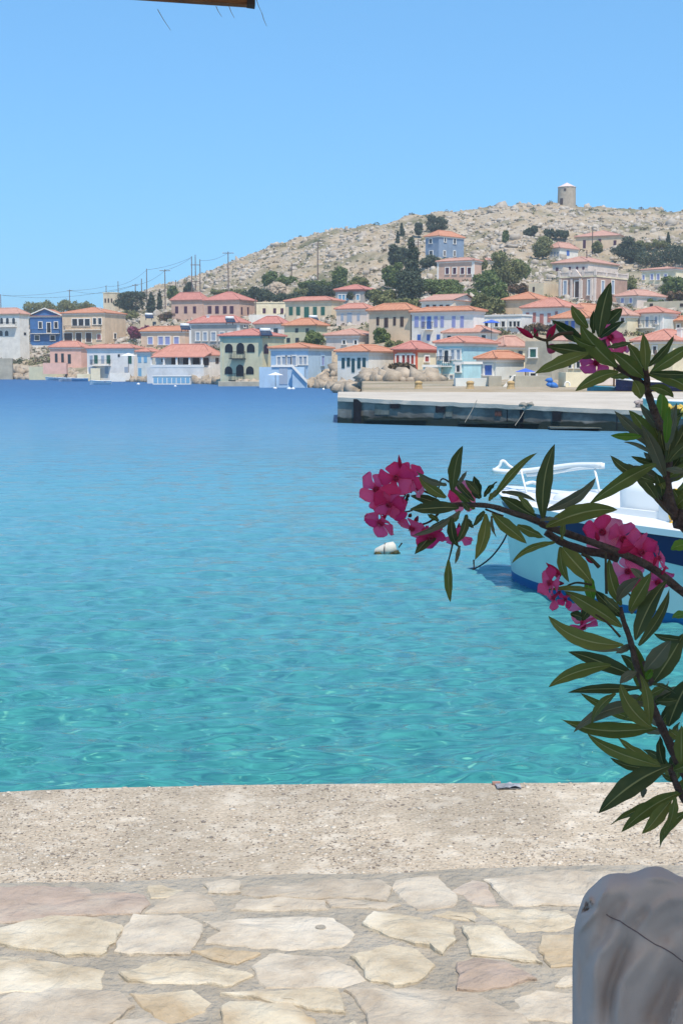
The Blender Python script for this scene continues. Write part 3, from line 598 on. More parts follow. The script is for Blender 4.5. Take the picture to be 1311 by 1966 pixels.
# boulders along the shore
regs = [(-60,420,-6.5,-3.0,.8),(420,650,-7.0,-3.5,.7),(0,60,-6,10,.9),(60,150,-2,6,.7),(290,430,-3,3,.6),(590,660,-4,10,.8),(655,845,-28,2,.8)]
PX_, D_, S_ = [], [], []
for (a, b_, d0, d1, sz) in regs:
    k_ = int((b_-a)*3.6)
    x = rng.uniform(a, b_, k_); dd = np.interp(x, RS_X, DS_Y)+rng.uniform(d0, d1, k_); PX_.append(x); D_.append(dd); S_.append(np.clip(rng.lognormal(-.9,.5,k_),.15,1.3)*sz)
px, d, size = map(np.concatenate, (PX_, D_, S_)); X = (px-655.5)/F*0.994*d; k_ = ~in_foot(X, d, 0.4); px, d, size, X = px[k_], d[k_], size[k_], X[k_]
pos = np.stack([X, d, np.maximum(ground_z(px, d), 0.0)+size*0.25], -1)
V, Fc = scatter_rocks(pos, size, 0.8); ob('shore_rocks', npmesh('shore_rocks', V, Fc, 'shore_rock'), kind='stuff')
# outcrop mounds
for (x0, y0, x1, y1, lb) in ((505, 543, 560, 570, 'big pale rock outcrop among the bushes above the beige houses'), (752, 712, 838, 750, 'pile of broken tan rocks between the green shuttered and light blue houses')):
    dd = depth_for((x0+x1)/2, y1-2) if y1 < 700 else 128; p = P((x0+x1)/2, y1, dd); w = (x1-x0)*dd/F/2; h = (y1-y0)*dd/F
    nn = 26; vs = []; fs = []
    pts = []; 
    k_ = 420; aa_ = rng.uniform(0, 6.28, k_); rr_ = np.sqrt(rng.uniform(0,1,k_)); xx = np.cos(aa_)*rr_*w; yy = np.sin(aa_)*rr_*w*0.6; zz = h*0.85*(1-rr_**2)**0.8
    V, Fc = scatter_rocks(np.stack([xx, yy, zz], -1), rng.uniform(.05,.20,k_)*h, 0.9, .3)
    V2, F2 = scatter_rocks(np.array([[0,0,0.0]]), np.array([1.0]), 1, 0.0); V2 = ICO*np.array([w*0.95, w*0.6, h*0.9])
    V = np.concatenate([V, V2]); Fc = np.concatenate([Fc, ICOF+12*k_])
    ob('rock_outcrop', npmesh('rock_outcrop', V, Fc, 'shore_rock'), None, (p.x, p.y, p.z), 0, lb, 'rocks')

# ---- plants
def leaf_cloud(n, clumps, leaf, rad_jit=0.25):
    """small leaf clumps spread through a set of ellipsoid clumps (cx,cy,cz,rx,ry,rz)"""
    cl = np.array(clumps); w = (cl[:,3]*cl[:,4]*cl[:,5])**(2/3); w /= w.sum(); ci = rng.choice(len(cl), n, p=w)
    u = rng.normal(0,1,(n,3)); u /= np.linalg.norm(u, axis=1)[:,None]; r = rng.uniform(0.25,1,n)**0.35*(1+rng.normal(0,.10,n))
    p = cl[ci,:3] + u*r[:,None]*cl[ci,3:6]
    a = rng.normal(0,1,(n,3)); a /= np.linalg.norm(a,axis=1)[:,None]; b = np.cross(a, u + rng.normal(0,.6,(n,3))); b /= np.linalg.norm(b,axis=1)[:,None]+1e-6
    s = leaf*rng.uniform(.6,1.5,n)[:,None]; 
    V = np.stack([p-a*s, p+b*s*0.55, p+a*s, p-b*s*0.55], 1).reshape(-1,3)
    return V, np.arange(n*4).reshape(n,4)
TREES = 'trees and bushes of the town'
def tree(label, cx, cy, w, h, m, kind='tree', nleaf=None, dd=None, cat=None):
    """crown centred on photo pixel (cx, cy), w by h pixels"""
    base = cy+h/2; d_ = dd or depth_for(cx, base+3); k = d_/F; W, H = w*k*1.2, h*k*1.12
    p = P(cx, base, d_); gz = float(ground_z(np.array(cx), np.array(d_))); z0 = min(gz, p.z)
    t = thing({'bush':'bush','cypress':'cypress_tree','palm':'palm_tree'}.get(kind,'tree'), label, cat or {'bush':'bush','cypress':'cypress','palm':'palm'}.get(kind,'tree'), (p.x, p.y, z0-0.2), 0, TREES)
    zc = p.z-z0+0.2
    cl = []
    if kind == 'cypress':
        for i in range(6): f = (i+.5)/6; cl.append((rng.normal(0,.05)*W, rng.normal(0,.05)*W, zc+H*f, W*.5*(1-f**2*.8), W*.5*(1-f**2*.8), H*.13))
    elif kind == 'bush':
        nn = max(5, int(w/h*4))
        for i in range(nn): f = (i+.5)/nn; cl.append(((f-.5)*W*.9, rng.uniform(-.4,.4)*min(W,H*1.5), zc+H*rng.uniform(.25,.62), max(W/nn*1.1,H*.3), H*.45, H*rng.uniform(.25,.42)))
    else:
        cl.append((0,0,zc+H*.45,W*.36,W*.32,H*.38))
        for i in range(11):
            a = rng.uniform(0,6.28); r = rng.uniform(.12,.36); f = rng.uniform(.18,.86); sh = 1-abs(f-.45)*0.9
            cl.append((math.cos(a)*W*r*sh, math.sin(a)*W*r*sh, zc+H*f, W*.17, W*.17, H*.15))
    nl = nleaf or int(min(5200, 800+w*h*2.4)); lf = 0.22 if d_ > 130 else 0.17
    V, Fq_ = leaf_cloud(nl, cl, lf); Fq_ = Fq_
    ob('crown', npmesh('crown', V, Fq_, m), t)
    core = MB()
    tr = MB()
    if kind != 'bush':
        tr.tube([(0,0,-0.8),(0.05*W,0,zc*0.5),(0,0,zc+H*.3),(0.02*W,0,zc+H*.7)], [max(.12,W*.035),max(.1,W*.03),W*.02,W*.008], 6)
        for i in range(5):
            a = i*1.3; tr.tube([(0,0,zc+H*.08*i),(math.cos(a)*W*.16,math.sin(a)*W*.16,zc+H*(.2+.1*i)),(math.cos(a)*W*.3,math.sin(a)*W*.3,zc+H*(.35+.09*i))],[W*.02,W*.012,W*.004],5)
    else:
        for i in range(5): tr.tube([((i-2)*W*.15,0,-.6),((i-2)*W*.18,0,zc+H*.4)],[.06,.02],5)
    ob('trunk' if kind != 'bush' else 'stems', tr.mesh('trunk','bark_far'), t)
    return t
tree('long olive-green bush line on the skyline behind the blue gabled house',92,589,78,26,'leaf_olive','bush')
tree('rounded olive bush right of the wooden pole behind the beige villa',150,588,52,22,'leaf_olive','bush')
tree('grey-green bush low between the white villa and the blue gabled house',62,618,10,34,'leaf_olive')
tree('dark spreading pine left of the thin cypress',254,583,62,40,'leaf_dark')
tree('light green hedge spilling down behind the beige villa roof',240,606,44,20,'leaf_olive','bush')
tree('dark upright tree behind the low flat-roofed house',291,583,16,34,'leaf_dark','cypress')
tree('thin dark cypress standing alone left of the twin mansions',307,578,8,32,'leaf_dark','cypress')
tree('small fresh green tree behind the double pole',333,566,26,32,'leaf_green')
tree('small dark pine behind the left twin mansion',362,556,22,24,'leaf_dark')
tree('dry green scrub above the right twin mansion',440,561,60,12,'leaf_olive','bush')
tree('magenta bougainvillea by the low flat-roofed house',267,637,34,26,'leaf_magenta','bush')
tree('pale ruddy bush beside the magenta bougainvillea',285,622,20,14,'leaf_russet','bush')
tree('wide brownish bush covering the low flat-roofed house',327,612,52,24,'leaf_russet')
tree('small dry bush before the twin mansions',379,603,30,16,'leaf_dry','bush')
tree('round green tree on the slope above the flat-roofed beige house',518,537,28,32,'leaf_green')
tree('small green bush right of the round slope tree',551,538,30,18,'leaf_green','bush')
tree('dark green bush bank left of the rock outcrop',490,566,44,30,'leaf_dark','bush')
tree('long dark hedge below the rock outcrop',570,573,110,20,'leaf_dark','bush')
tree('flat bright vine covered pergola bank on the slope',608,546,60,16,'leaf_green','bush')
tree('dark thicket beside the vine bank',640,556,80,26,'leaf_dark','bush')
tree('yellow-green leafy tree above the grey hip-roofed house',652,532,36,46,'leaf_green')
tree('leafy green tree left of the big dark cypress group',690,550,50,30,'leaf_olive')
tree('dark rounded tree on the slope left of the cypress top',765,494,44,40,'leaf_dark')
tree('bright green tree leaning on the big dark cypress',755,532,44,44,'leaf_green')
tree('tallest dark cypress with a pointed top in the middle of the town',790,522,34,96,'leaf_dark','cypress')
tree('broad dark pine in front of the tallest cypress',788,552,64,66,'leaf_dark')
tree('olive bushes at the foot of the dark pine',735,575,54,34,'leaf_olive')
tree('flat-topped dark pine above the slate-blue house roof',836,432,44,30,'leaf_dark')
tree('slim dark cypress alone on the bare slope',771,446,9,26,'leaf_dark','cypress')
tree('tiny dark cypress left of the slim one',763,456,6,18,'leaf_dark','cypress')
tree('small dark tree left of the slate-blue house',803,442,18,24,'leaf_dark')
tree('dark bush against the lower wall of the slate-blue house',825,502,26,26,'leaf_dark','bush')
tree('mid green orchard trees below the mauve-white house',850,552,90,32,'leaf_green')
tree('dense green shrubs right of the mauve-white house',935,545,60,44,'leaf_green')
tree('large grey-olive tree with a wide round crown',973,524,78,66,'leaf_olive')
tree('russet flowering bush below the large olive tree',1000,556,50,20,'leaf_russet','bush')
tree('pale green fan-leaved plant by the white gabled hall',925,590,40,40,'leaf_olive')
tree('olive thicket below the pale fan-leaved plant',950,570,50,46,'leaf_green')
tree('small dark bush on the upper slope left of the windmill',1018,443,20,18,'leaf_dark','bush')
tree('wide low dark bush under the windmill',1068,449,40,16,'leaf_dark','bush')
tree('small green bush on the bare slope right of the slate-blue house',970,456,16,22,'leaf_green')
tree('pale olive trees left of the small white blue-windowed house',1040,476,44,40,'leaf_olive')
tree('round dark green carob tree right of the highest beige house',1208,482,64,42,'leaf_dark')
tree('long dark green wood on the right slope',1282,492,110,42,'leaf_dark','bush')
tree('dark cypress above the right wood',1281,464,8,26,'leaf_dark','cypress')
tree('olive tree on the slope beside the mansion',1205,545,34,34,'leaf_olive')
tree('green and russet garden thicket before the cream house at the right edge',1292,556,60,40,'leaf_green')
tree('russet bush above the beige wall at the right edge',1300,570,36,20,'leaf_russet','bush')
tree('small green shrub between the beige wall and red roofs',1255,580,30,10,'leaf_green','bush')
tree('thin green pine before the highest beige house',1147,476,20,26,'leaf_olive')
tree('bright fig tree beside the olive-beige stone house',603,652,38,32,'leaf_green')
tree('brown withered bush above the sky blue house',643,665,30,26,'leaf_dry')
tree('spiky green palm below the tan stone house',733,648,34,28,'leaf_green')
tree('low green shrub right of the spiky palm',757,662,26,14,'leaf_olive','bush')
tree('dry ochre shrub on the rocks below the red shuttered house',772,706,40,14,'leaf_dry','bush',dd=133)
tree('dry shrub before the white salmon-shuttered house',1040,630,60,16,'leaf_russet','bush')
tree('small dark bush on the far skyline right of the windmill',1197,404,22,8,'leaf_dark','bush',dd=432)
tree('second dark bush on the far skyline at the right',1245,404,14,6,'leaf_dark','bush',dd=432)
tree('green orchard bank between the mauve-white house and the white hall',885,566,80,22,'leaf_green','bush')
tree('olive hedge left of the white gabled hall',775,584,60,20,'leaf_olive','bush')
tree('dark shrubs above the roofs left of the big cypress',702,566,60,20,'leaf_dark','bush')
tree('tall olive shrubs right of the white gabled hall',948,588,46,30,'leaf_olive')
tree('grey-green tree between the slate-blue and mauve-white houses',905,508,44,26,'leaf_olive','bush')
tree('green trees left of the small white blue-windowed house',1000,520,40,34,'leaf_green')
tree('long olive hedge above the right wood',1250,470,60,16,'leaf_olive','bush')
tree('green bank on the slope over the twin mansions',470,574,50,16,'leaf_green','bush')
tree('olive shrubs at the right of the rock outcrop',600,562,60,16,'leaf_olive','bush')
# scrub scattered over the slope
N = 6500; px = rng.uniform(-200,1500,N); s_ = .12+.88*rng.uniform(0,1,N)**1.7; ds_ = np.interp(px, RS_X, DS_Y); d = ds_+s_*(DR-ds_); X = (px-655.5)/F*.994*d
keep = ~in_foot(X, d, .6); px,d,X = px[keep],d[keep],X[keep]; sz = np.clip(rng.lognormal(-.9,.4,len(px)),.15,1.2); gz = ground_z(px,d)
for nm, mt, sel in (('dry_scrub','leaf_dry',slice(0,None,3)),('green_scrub','leaf_olive',slice(1,None,3)),('dark_scrub','leaf_dark',slice(2,None,3))):
    cl = np.stack([X[sel], d[sel], gz[sel]+sz[sel]*.3, sz[sel], sz[sel], sz[sel]*.7], -1); V, Fq_ = leaf_cloud(len(cl)*22, cl, .16)
    ob(nm, npmesh(nm, V, Fq_, mt), kind='stuff')

# ---- poles and wires
POLES = [(3,565,606,0),(135,556,604,1),(205,548,590,0),(228,540,590,0),(261,545,598,1),(273,535,598,0),(283,516,590,0),(318,517,598,2),(338,538,568,0),(369,492,572,3),(376,489,560,3),(385,498,572,3),(439,483,572,2),(491,570,622,0),(560,505,545,0),(610,465,542,1),(892,590,650,0),(802,462,500,1),(1125,480,524,0),(1136,440,490,0),(724,588,655,0),(1256,672,742,0),(1084,577,604,0)]
WH = {0:'plain wooden pole',1:'wooden pole with a short cross-arm',2:'tall wooden power pole with a wide cross-arm',3:'pole of the three-pole transformer group'}
WHERE = ['at the left edge beside the white villa','behind the bright blue house','above the far pale flat building','left of the dark spreading pine','rising from the dark spreading pine','just right of the dark pine','with the highest thin top left of the double-armed pole','beside the thin cypress','behind the small fresh green tree','left','middle','right','above the right twin mansion','before the flat-roofed beige house','on the slope above the vine bank','on the bare slope left of the leafy tree','before the big lilac shuttered house','left of the slate-blue house','before the neoclassical mansion','before the highest beige house','before the tan stone house','on the quay behind the right oleander','behind the orange roof left of the tall oleander leaf']
TOPS = {}
for i, (x, y0, y1, kd) in enumerate(POLES):
    d_ = depth_for(x, y1) if y1 < 700 else 110; p = P(x, y1, d_); q = P(x, y0, d_); h = q.z-p.z
    t = thing('utility_pole', (WH[kd]+' '+WHERE[i]), 'pole', (p.x, p.y, p.z), 0, 'utility poles')
    ob('pole', MB().tube([(0,0,-1.5),(0,0,h)], [0.17,0.11], 7).mesh('pole','pole_wood'), t)
    TOPS[i] = (q.x, q.y, q.z-0.25)
    if kd in (1,2):
        w = 1.4 if kd == 2 else .8
        ob('crossarm', MB().box(-w,-.08,h-.45,w,.08,h-.3).mesh('crossarm','pole_wood'), t)
        for s in (-1,0,1): ob('insulator', MB().tube([(s*w*.9,0,h-.3),(s*w*.9,0,h-.08)],.06,6).mesh('insulator','trim_white'), t)
tr_ = P(376, 540, depth_for(376,572)); kk = depth_for(376,572)/F
t = thing('transformer', 'grey pole transformer on cross-beams between three tall poles', 'transformer', (tr_.x, tr_.y, tr_.z))
ob('tank', MB().box(-3*kk,-.4,0,3*kk,.4,6*kk).mesh('tank','grey_stone'), t); ob('beam', MB().box(-9*kk,-.15,-1*kk,9*kk,.15,-.02).mesh('beam','pole_wood'), t); ob('beam', MB().box(-9*kk,-.1,30*kk,9*kk,.1,31.2*kk).mesh('beam','pole_wood'), t)
WI = [(0,1,'low wire left of the bright blue house'),(1,4,'wire over the beige villa'),(4,7,'wire over the dark pine'),(6,9,'high wire up to the transformer poles'),(7,9,'wire from the double-armed pole to the transformer poles'),(11,12,'wire from the transformer poles to the right cross-arm pole'),(1,2,'thin wire behind the skyline bushes'),(2,6,'thin far wire to the highest thin pole'),(0,4,'long sagging wire across the left sky')]
for (i, j, lb) in WI:
    a, b_ = Vector(TOPS[i]), Vector(TOPS[j]); L = (b_-a).length; pts = [a.lerp(b_, t_/12)-Vector((0,0,L*.03*4*(t_/12)*(1-t_/12))) for t_ in range(13)]
    ob('power_wire', MB().tube(pts, 0.035, 4).mesh('power_wire','wire'), None, None, None, lb, 'wire', 'overhead wires')

# ---------------------------------------------------------------- sea
ys = [3.0]
while ys[-1] < 60: ys.append(ys[-1]*1.0042+0.001)
while ys[-1] < 1500: ys.append(ys[-1]*1.03)
ys = np.array(ys); ms = np.concatenate([np.linspace(-1.5,-.30,60), np.linspace(-.295,.295,420), np.linspace(.30,1.5,60)])
Mg, Yg = np.meshgrid(ms, ys); Xw = Mg*Yg; Zw = np.zeros(Xw.shape)
for i in range(56):
    lam = 0.07*(1.047**i); ang = rng.normal(R(93), R(19)); kx, ky = math.cos(ang)*2*math.pi/lam, math.sin(ang)*2*math.pi/lam
    amp_ = (0.0130 if lam < .30 else .0058)*lam*rng.uniform(.6,1.3); res = Yg*0.0042*2.0
    fade = np.clip((lam/res-1.2)/1.5, 0, 1); ph = rng.uniform(0,6.28)
    wob = 1.5*np.sin(Xw*1.3/lam*.3+i+Yg*.7)+1.1*np.sin(Yg*1.1/lam*.25+2*i-Xw*.9)
    Zw += amp_*np.sin(kx*Xw+ky*Yg+ph+wob)*fade
Zw *= np.clip((60-Yg)/30, 0, 1)
nr2, nc2 = Xw.shape; idx = np.arange(nr2*nc2).reshape(nr2,nc2); Fw = np.stack([idx[:-1,:-1],idx[:-1,1:],idx[1:,1:],idx[1:,:-1]],-1).reshape(-1,4)
m = bpy.data.materials.new('sea_water'); m.use_nodes = True; MATS['sea_water'] = m; nt = m.node_tree; n = nt.nodes; l = nt.links; b = n['Principled BSDF']
b.inputs['Roughness'].default_value = 0.07; b.inputs['IOR'].default_value = 1.33; b.inputs['Specular IOR Level'].default_value = 0.5
ge = n.new('ShaderNodeNewGeometry'); sx = n.new('ShaderNodeSeparateXYZ'); l.new(ge.outputs['Position'], sx.inputs[0])
# bottom of the harbour seen through the water: sand near the quay, deeper blue farther out
wn_ = n.new('ShaderNodeTexNoise'); wn_.inputs['Scale'].default_value = 0.16; wn_.inputs['Detail'].default_value = 4; l.new(ge.outputs['Position'], wn_.inputs['Vector'])
lg = n.new('ShaderNodeMath'); lg.operation = 'LOGARITHM'; l.new(sx.outputs['Y'], lg.inputs[0]); lg.inputs[1].default_value = 10
ad = n.new('ShaderNodeMath'); ad.operation = 'MULTIPLY_ADD'; l.new(wn_.outputs['Fac'], ad.inputs[0]); ad.inputs[1].default_value = 0.10; l.new(lg.outputs[0], ad.inputs[2])
mr = n.new('ShaderNodeMapRange'); mr.inputs[1].default_value = 0.65; mr.inputs[2].default_value = 2.45; l.new(ad.outputs[0], mr.inputs[0])
cr = n.new('ShaderNodeValToRGB'); l.new(mr.outputs[0], cr.inputs[0]); el = cr.color_ramp.elements
el[0].position = 0.0; el[0].color = (0.030,0.225,0.205,1); el[1].position = 1.0; el[1].color = (0.06,0.165,0.35,1)
for p_, c_ in ((0.22,(0.045,0.245,0.25,1)),(0.45,(0.10,0.30,0.37,1)),(0.62,(0.11,0.27,0.41,1)),(0.80,(0.08,0.205,0.385,1))):
    e = el.new(p_); e.color = c_
# weed and stone patches against sand on the shallow bottom, with painted sun glints
# the bottom is seen refracted: each ripple shifts what is seen through it
rf = n.new('ShaderNodeVectorMath'); rf.operation = 'MULTIPLY_ADD'; l.new(ge.outputs['Normal'], rf.inputs[0]); rf.inputs[1].default_value = (.7,1.0,0); l.new(ge.outputs['Position'], rf.inputs[2])
mp = n.new('ShaderNodeMapping'); mp.inputs['Scale'].default_value = (1.3,2.2,1); l.new(rf.outputs[0], mp.inputs[0])
pn = n.new('ShaderNodeTexNoise'); pn.inputs['Scale'].default_value = 3.6; pn.inputs['Detail'].default_value = 8; pn.inputs['Distortion'].default_value = .35; l.new(mp.outputs[0], pn.inputs['Vector'])
pr_ = n.new('ShaderNodeValToRGB'); pr_.color_ramp.elements[0].position = 0.33; pr_.color_ramp.elements[0].color = (0.50,0.56,0.66,1); pr_.color_ramp.elements[1].position = 0.70; pr_.color_ramp.elements[1].color = (1.5,1.35,1.2,1)
l.new(pn.outputs['Fac'], pr_.inputs[0])
mu = n.new('ShaderNodeMix'); mu.data_type = 'RGBA'; mu.blend_type = 'MULTIPLY'; l.new(cr.outputs[0], mu.inputs[6]); l.new(pr_.outputs[0], mu.inputs[7])
fd = n.new('ShaderNodeMapRange'); l.new(sx.outputs['Y'], fd.inputs[0]); fd.inputs[1].default_value = 6; fd.inputs[2].default_value = 26; fd.inputs[3].default_value = 1; fd.inputs[4].default_value = 0.15
rr_ = n.new('ShaderNodeMapRange'); l.new(sx.outputs['Y'], rr_.inputs[0]); rr_.inputs[1].default_value = 20; rr_.inputs[2].default_value = 110; rr_.inputs[3].default_value = .06; rr_.inputs[4].default_value = .34; l.new(rr_.outputs[0], b.inputs['Roughness'])
l.new(fd.outputs[0], mu.inputs[0]); l.new(mu.outputs[2], b.inputs['Base Color'])
sp_n = n.new('ShaderNodeTexNoise'); sp_n.inputs['Scale'].default_value = 8; sp_n.inputs['Detail'].default_value = 3; l.new(rf.outputs[0], sp_n.inputs['Vector'])  # pale green flecks: sunlit caustics painted into the colour of the near bottom
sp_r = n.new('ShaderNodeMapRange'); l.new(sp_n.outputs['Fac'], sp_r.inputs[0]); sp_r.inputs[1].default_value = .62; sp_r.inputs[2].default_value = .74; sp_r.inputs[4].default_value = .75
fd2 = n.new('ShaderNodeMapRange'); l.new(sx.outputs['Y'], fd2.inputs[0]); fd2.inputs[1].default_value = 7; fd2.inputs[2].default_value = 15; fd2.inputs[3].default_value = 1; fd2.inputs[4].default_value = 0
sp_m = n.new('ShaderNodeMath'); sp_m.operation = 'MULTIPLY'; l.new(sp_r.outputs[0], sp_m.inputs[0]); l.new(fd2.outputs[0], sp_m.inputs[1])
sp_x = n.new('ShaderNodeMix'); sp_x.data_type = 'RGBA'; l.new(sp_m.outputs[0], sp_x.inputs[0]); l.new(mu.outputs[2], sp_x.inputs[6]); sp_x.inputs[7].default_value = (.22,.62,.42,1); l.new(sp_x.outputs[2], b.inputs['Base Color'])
mp2 = n.new('ShaderNodeMapping'); mp2.inputs['Scale'].default_value = (0.55,1.5,1); mp2.inputs['Rotation'].default_value = (0,0,R(4)); l.new(ge.outputs['Position'], mp2.inputs[0])
b1 = n.new('ShaderNodeTexNoise'); b1.inputs['Scale'].default_value = 5.5; b1.inputs['Detail'].default_value = 6; b1.inputs['Roughness'].default_value = .6; b1.inputs['Distortion'].default_value = .6; l.new(mp2.outputs[0], b1.inputs['Vector'])
b2 = n.new('ShaderNodeTexNoise'); b2.inputs['Scale'].default_value = 1.1; b2.inputs['Detail'].default_value = 5; l.new(mp2.outputs[0], b2.inputs['Vector'])
u1 = n.new('ShaderNodeBump'); u1.inputs['Distance'].default_value = 0.035; u1.inputs['Strength'].default_value = .8; l.new(b1.outputs['Fac'], u1.inputs['Height'])
u2 = n.new('ShaderNodeBump'); u2.inputs['Distance'].default_value = 0.09; u2.inputs['Strength'].default_value = 0.8; l.new(b2.outputs['Fac'], u2.inputs['Height']); l.new(u1.outputs[0], u2.inputs['Normal'])
dr = n.new('ShaderNodeMapRange'); l.new(sx.outputs['Y'], dr.inputs[0]); dr.inputs[1].default_value = 20; dr.inputs[2].default_value = 160; dr.inputs[3].default_value = .09; dr.inputs[4].default_value = 1.5; l.new(dr.outputs[0], u2.inputs['Distance'])
sr = n.new('ShaderNodeMapRange'); l.new(sx.outputs['Y'], sr.inputs[0]); sr.inputs[1].default_value = 18; sr.inputs[2].default_value = 75; sr.inputs[3].default_value = .5; sr.inputs[4].default_value = .10; l.new(sr.outputs[0], b.inputs['Specular IOR Level'])
l.new(u2.outputs[0], b.inputs['Normal'])
# far off the unresolved wave slopes look steeper down into the water than a flat mirror would
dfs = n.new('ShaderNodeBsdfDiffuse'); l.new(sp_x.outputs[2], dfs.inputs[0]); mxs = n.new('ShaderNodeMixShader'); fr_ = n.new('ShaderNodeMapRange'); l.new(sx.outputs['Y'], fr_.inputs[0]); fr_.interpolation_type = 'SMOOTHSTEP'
fr_.inputs[1].default_value = 9; fr_.inputs[2].default_value = 62; fr_.inputs[3].default_value = 0; fr_.inputs[4].default_value = .64
l.new(u2.outputs[0], dfs.inputs['Normal']); l.new(fr_.outputs[0], mxs.inputs[0]); l.new(b.outputs[0], mxs.inputs[1]); l.new(dfs.outputs[0], mxs.inputs[2]); l.new(mxs.outputs[0], n['Material Output'].inputs[0])
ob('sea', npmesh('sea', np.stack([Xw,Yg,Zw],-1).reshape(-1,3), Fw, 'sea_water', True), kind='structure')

# ---------------------------------------------------------------- concrete pier
mat('pier_top', (0.58,0.51,0.42), 0.9, (0.48,0.42,0.34), 0.5, 0.6, 12)
m = mat('pier_face', (0.17,0.165,0.145), 0.85, (0.075,0.075,0.07), 0.55, 0.8, 5, detail=9, stretch=(1,1,1.4), col3=(0.26,0.25,0.22), scale3=0.9)  # concrete side: its shade is put into this darker colour, beside real stains
n = m.node_tree.nodes; l = m.node_tree.links; bb = n['Principled BSDF']; src = bb.inputs['Base Color'].links[0].from_socket
ge = n.new('ShaderNodeNewGeometry'); sx = n.new('ShaderNodeSeparateXYZ'); l.new(ge.outputs['Position'], sx.inputs[0]); nn = n.new('ShaderNodeTexNoise'); nn.inputs['Scale'].default_value = 1.2; l.new(ge.outputs['Position'], nn.inputs['Vector'])
aa_ = n.new('ShaderNodeMath'); aa_.operation = 'MULTIPLY_ADD'; l.new(nn.outputs['Fac'], aa_.inputs[0]); aa_.inputs[1].default_value = -0.35; l.new(sx.outputs['Z'], aa_.inputs[2])
mr = n.new('ShaderNodeMapRange'); l.new(aa_.outputs[0], mr.inputs[0]); mr.inputs[1].default_value = 0.10; mr.inputs[2].default_value = 0.16; mr.inputs[3].default_value = 0; mr.inputs[4].default_value = 1
mx = n.new('ShaderNodeMix'); mx.data_type = 'RGBA'; l.new(mr.outputs[0], mx.inputs[0]); mx.inputs[6].default_value = (0.018,0.028,0.022,1); l.new(src, mx.inputs[7]); l.new(mx.outputs[2], bb.inputs['Base Color'])
pier = thing('concrete_pier', 'long weathered concrete pier with a pale worn top and dark recesses in its side', 'pier')
fr = [(648,812,60.0,1.17),(760,815.5,58.3,1.09),(880,819,56.7,1.03),(1000,823,55,.97),(1120,826.5,53.4,.90),(1240,829.5,52,.84),(1400,833,50.3,.76),(1700,842,46,.7)]
front = [(G(x, y, 0.0).x, G(x, y, 0.0).y, h) for x, y, _, h in fr]
def front_at(px):
    xs = [f[0] for f in fr]; i = max(j for j in range(len(xs)-1) if xs[j] <= px); t = (px-xs[i])/(xs[i+1]-xs[i]); a, b_ = front[i], front[i+1]
    return tuple(a[k]+(b_[k]-a[k])*t for k in range(3))
NS = 90; FP = [front_at(648+ (1699-648)*i/NS) for i in range(NS+1)]
v = []; f = []
for i, (x, y, h) in enumerate(FP):
    jx = mnoise.noise((x*1.7, 3, 0))*.10; jz = mnoise.noise((x*2.3, 9, 0))*.035
    v += [(x, y, -1.5), (x, y+.02, h-.22+jz), (x, y-.10-abs(jx)*.6, h-.20+jz), (x, y-.12+jx*.5, h-.03+jz*.5), (x, y+.05, h), (x+ (0.6 if i==0 else 1.5)*0.0, 70.5 + 0.0*i, 1.2)]
for i in range(NS):
    a = i*6; 
    for k in range(5): f.append((a+k, a+6+k, a+7+k, a+k+1))
me = newmesh('deck', v, f, 'pier_top'); me.materials.append(MATS['pier_face'])
for p_ in me.polygons:
    if p_.index % 5 < 1: p_.material_index = 1
ob('deck', me, pier)
x0, y0, h0 = FP[0]
ob('end_wall', newmesh('end_wall', [(x0,y0,-1.5),(x0,70.5,-1.5),(x0,70.5,1.2),(x0,y0+.05,h0),(x0,y0+.02,h0-.22)], [(0,4,3,2,1)], 'pier_face'), pier)
def piece(name, px0, py0, px1, py1, m, proud=0.06, deep=0.12, lab=None):
    a = front_at(px0); b_ = front_at(px1); A = P(px0, py1, a[1]); B = P(px1, py1, b_[1]); T = P(px0, py0, a[1]).z
    v = [(a[0],a[1]-proud,A.z),(b_[0],b_[1]-proud,B.z),(b_[0],b_[1]+deep,B.z),(a[0],a[1]+deep,A.z)]; v += [(p[0],p[1],T) for p in v]
    return ob(name, newmesh(name, v, [(0,3,2,1),(4,5,6,7),(0,1,5,4),(1,2,6,5),(2,3,7,6),(3,0,4,7)], m), pier, label=lab)
mat('rubber', (0.008,0.008,0.012), 0.9, (0.015,0.014,0.018), 6); mat('rust', (0.16,0.06,0.04), 0.9, (0.06,0.03,0.03), 8)
piece('fender', 679, 766, 694, 815, 'rubber', .12, lab='tall black vertical fender strip'); piece('fender', 749, 770, 765, 784, 'rubber', .10); piece('fender', 836, 774, 853, 792, 'rubber', .10)
piece('fender', 1060, 788, 1076, 808, 'rubber', .10); piece('iron_plate', 950, 788, 962, 799, 'rust', .05); piece('joint', 972.5, 786, 974, 822, 'rubber', .004); piece('joint', 997, 782, 1003, 824, 'rubber', .05); piece('joint', 1183, 790, 1184.5, 828, 'rubber', .004)
mat('wet_ledge', (0.20,0.20,0.17), 0.5, (0.10,0.11,0.09), 2)
piece('ledge', 1052, 818, 1150, 821.5, 'wet_ledge', .55); piece('ledge', 700, 803, 820, 807, 'pier_face', .22); piece('ledge', 880, 808, 1035, 813, 'pier_face', .3)
piece('patch', 720, 776, 747, 796, 'wet_ledge', .012); piece('patch', 855, 776, 868, 800, 'wet_ledge', .012)
mat('rope', (0.30,0.27,0.22), 0.9); mat('rope_dark', (0.05,0.05,0.055), 0.9); mat('rubble', (0.45,0.38,0.36), 0.95, (0.3,0.25,0.23), 4, 1)
